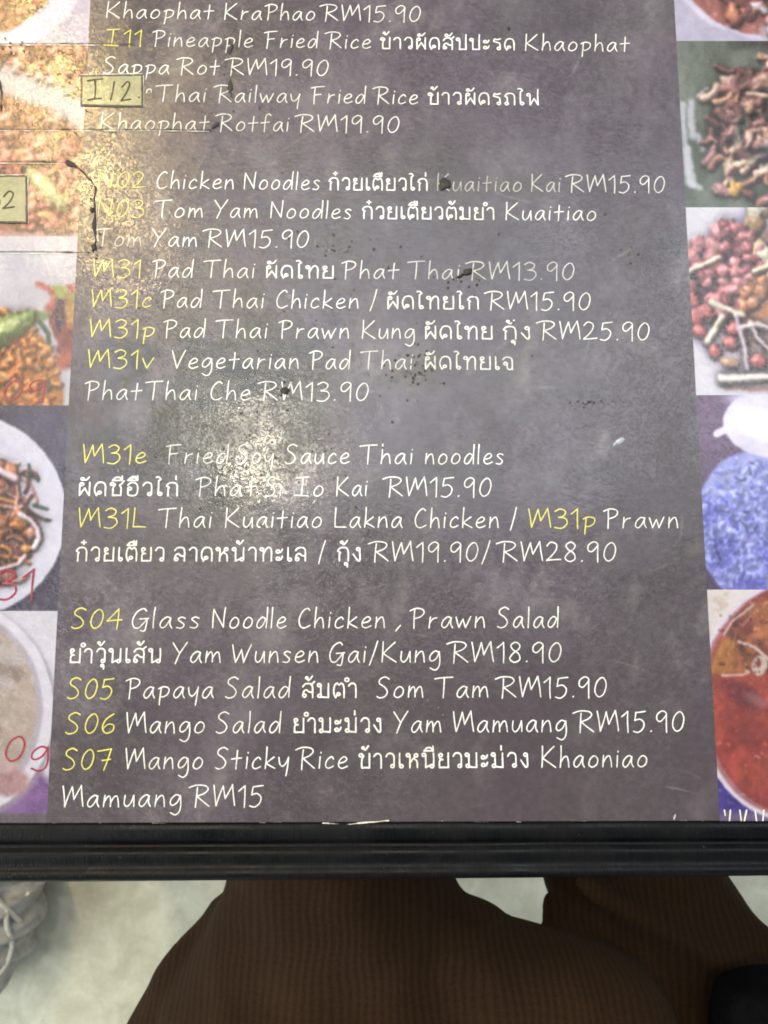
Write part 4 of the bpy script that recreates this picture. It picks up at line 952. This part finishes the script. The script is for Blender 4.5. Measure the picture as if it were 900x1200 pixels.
dress = metaball_mesh('knit_dress', [
    (LK, .068, P(402, 1215, .53), .127, 1.0), (LK, .068, LKd, .064, 1.0), (P(402, 1215, .53), .127, LH, .13, 1.0),
    (RK, .060, P(800, 1130, .50), .066, 1.0), (P(800, 1130, .50), .066, RH, .10, 1.0), (RK, .060, RKd, .056, 1.0),
    (P(462, 1092, .56), .036, P(552, 1112, .565), .030, 1.0),
    (P(520, 1135, .575), .042, P(655, 1255, .58), .085, 1.0),                          # cloth bunched towards the middle
    (P(262, 1075, .53), .016, P(188, 1225, .53), .030, 1.0),                          # hanging layer along the outer thigh
    (P(690, 1035, .560), .008, P(930, 1175, .562), .012, 1.0),                        # ridges of cloth on the other thigh
    (P(800, 1020, .535), .010, P(915, 1130, .535), .012, 1.0),
    (P(650, 1062, .53), .008, P(672, 1095, .54), .018, 1.0),
    (Vector((.13, -.50, .53)), .15, Vector((.14, -.53, .70)), .14, 1.0), (Vector((.14, -.53, .70)), .14, Vector((.14, -.56, 1.0)), .13, 1.0)], .005, 6, fold)
put(obj('knit_dress', dress, M['knit']), person)['label'] = 'dark brown ribbed knit drawn over the thighs'
def ankle(k): return Vector((k.x, k.y + .14, .09))
bodyitems = []
for H, K in ((LH, LKd), (RH, RKd)):
    an = ankle(K); bodyitems += [(H, .075, K, .05, 1), (K, .05, an, .036, 1), (an, .036, an + Vector((0, -.03, -.045)), .04, 1), (an + Vector((0, 0, -.05)), .036, an + Vector((0, .16, -.06)), .026, 1)]
bodyitems += [(LH, .09, RH, .09, 1), (Vector((.13, -.50, .56)), .12, Vector((.14, -.56, 1.0)), .10, 1)]
put(obj('body', metaball_mesh('body', bodyitems, .009, 6), M['skin']), person)
def tube(name, pts, radii, mat, parent, n=12, flat=1.0):
    v = []; f = []; q = pts
    for i, p in enumerate(q):
        d = (Vector(q[min(len(q) - 1, i + 1)]) - Vector(q[max(0, i - 1)])).normalized(); up = Vector((0, 0, 1)); sd = d.cross(up).normalized(); u2 = sd.cross(d)
        for k in range(n):
            an = 2 * math.pi * k / n; w = Vector(p) + sd * math.cos(an) * radii[i] + u2 * math.sin(an) * radii[i] * flat; v.append(tuple(w))
    for i in range(len(q) - 1):
        for k in range(n): a, b = i * n + k, i * n + (k + 1) % n; f.append((a, b, b + n, a + n))
    f += [tuple(range(n - 1, -1, -1)), tuple(range((len(q) - 1) * n, len(q) * n))]
    me = pydata(name, v, f, True); bm = bmesh.new(); bm.from_mesh(me); bmesh.ops.recalc_face_normals(bm, faces=bm.faces); bm.to_mesh(me); bm.free()
    o = obj(name, me, mat); return put(o, parent) if parent else o
def sm3(pts, sub=6):
    out = []
    xy = smooth([(p[0], p[1]) for p in pts], sub); zz = smooth([(p[2], 0) for p in pts], sub)
    return [Vector((a[0], a[1], b[0])) for a, b in zip(xy, zz)]
# black bag on the right thigh
def rounded(name, c, sx, sy, sz, seed, mat, amp=.08, sub=4, ex=.6):
    bm = bmesh.new(); bmesh.ops.create_icosphere(bm, subdivisions=sub, radius=1)
    for v_ in bm.verts:
        p = v_.co.copy(); q = Vector([math.copysign(abs(t) ** ex, t) for t in p]); k = 1 + amp * mnoise.noise(p * 1.7 + Vector((seed, 0, 0)))
        v_.co = Vector((q.x * sx * k, q.y * sy * k, q.z * sz * k)) + Vector(c)
    me = bpy.data.meshes.new(name); bm.to_mesh(me); bm.free(); me.polygons.foreach_set('use_smooth', [True] * len(me.polygons)); return obj(name, me, mat)
c = P(925, 1228, .62); b = empty('bag', 'plain black rounded bag resting on the brown knit lap', 'bag', c)
put(rounded('bag_body', c, .045, .042, .03, 3, M['bag']), b)
put(tube('strap', sm3([c + Vector((.03, -.02, .024)), c + Vector((.05, -.05, .04)), c + Vector((.08, -.10, .02)), c + Vector((.10, -.16, -.02))]), [.006] * 19, M['bag'], None), b)

# ------------------------------------------------------------------ bundle of grey fabric with pale cords on the floor
c0 = P(-62, 1056, .07)
bundle = empty('cloth_bundle', 'bundle of grey gathered fabric with pale cords on the floor', 'cloth', (c0.x, c0.y, 0))
bm = bmesh.new(); bmesh.ops.create_uvsphere(bm, u_segments=260, v_segments=70, radius=1)
for v_ in bm.verts:
    p = v_.co.copy(); an = math.atan2(p.y, p.x)
    k = 1 + .05 * math.sin(an * 19 + p.z * 3 + 3 * mnoise.noise(p * 1.5)) + .035 * mnoise.noise(p * 2.3) + .030 * math.sin(an * 47 + p.z * 4 + 4 * mnoise.noise(p * 2))
    v_.co = Vector((p.x * .115 * k, p.y * .13 * k, (p.z * .10 * k)))
    if v_.co.z < -.068: v_.co.z = -.068
    v_.co += Vector((c0.x, c0.y, .0685))
me = bpy.data.meshes.new('bundle'); bm.to_mesh(me); bm.free(); me.polygons.foreach_set('use_smooth', [True] * len(me.polygons))
put(obj('fabric', me, M['cloth_grey']), bundle)
def on_bundle(px, py, lift=.004):
    z = .10
    for _ in range(6):
        p = P(px, py, z); dx, dy = (p.x - c0.x) / .118, (p.y - c0.y) / .133; z = .0685 + .10 * math.sqrt(max(0.0, 1 - dx * dx - dy * dy)) + lift
    return P(px, py, z)
for pts, w in (([(-6, 1052), (6, 1062), (14, 1070), (24, 1080)], .0034), ([(8, 1064), (8, 1085), (14, 1104), (10, 1124), (0, 1140), (-14, 1150)], .003), ([(34, 1046), (26, 1054), (16, 1062), (4, 1060)], .002)):
    q = sm3([tuple(on_bundle(*p)) for p in pts]); tube('cord', q, [w] * len(q), M['cord'], bundle, 8)
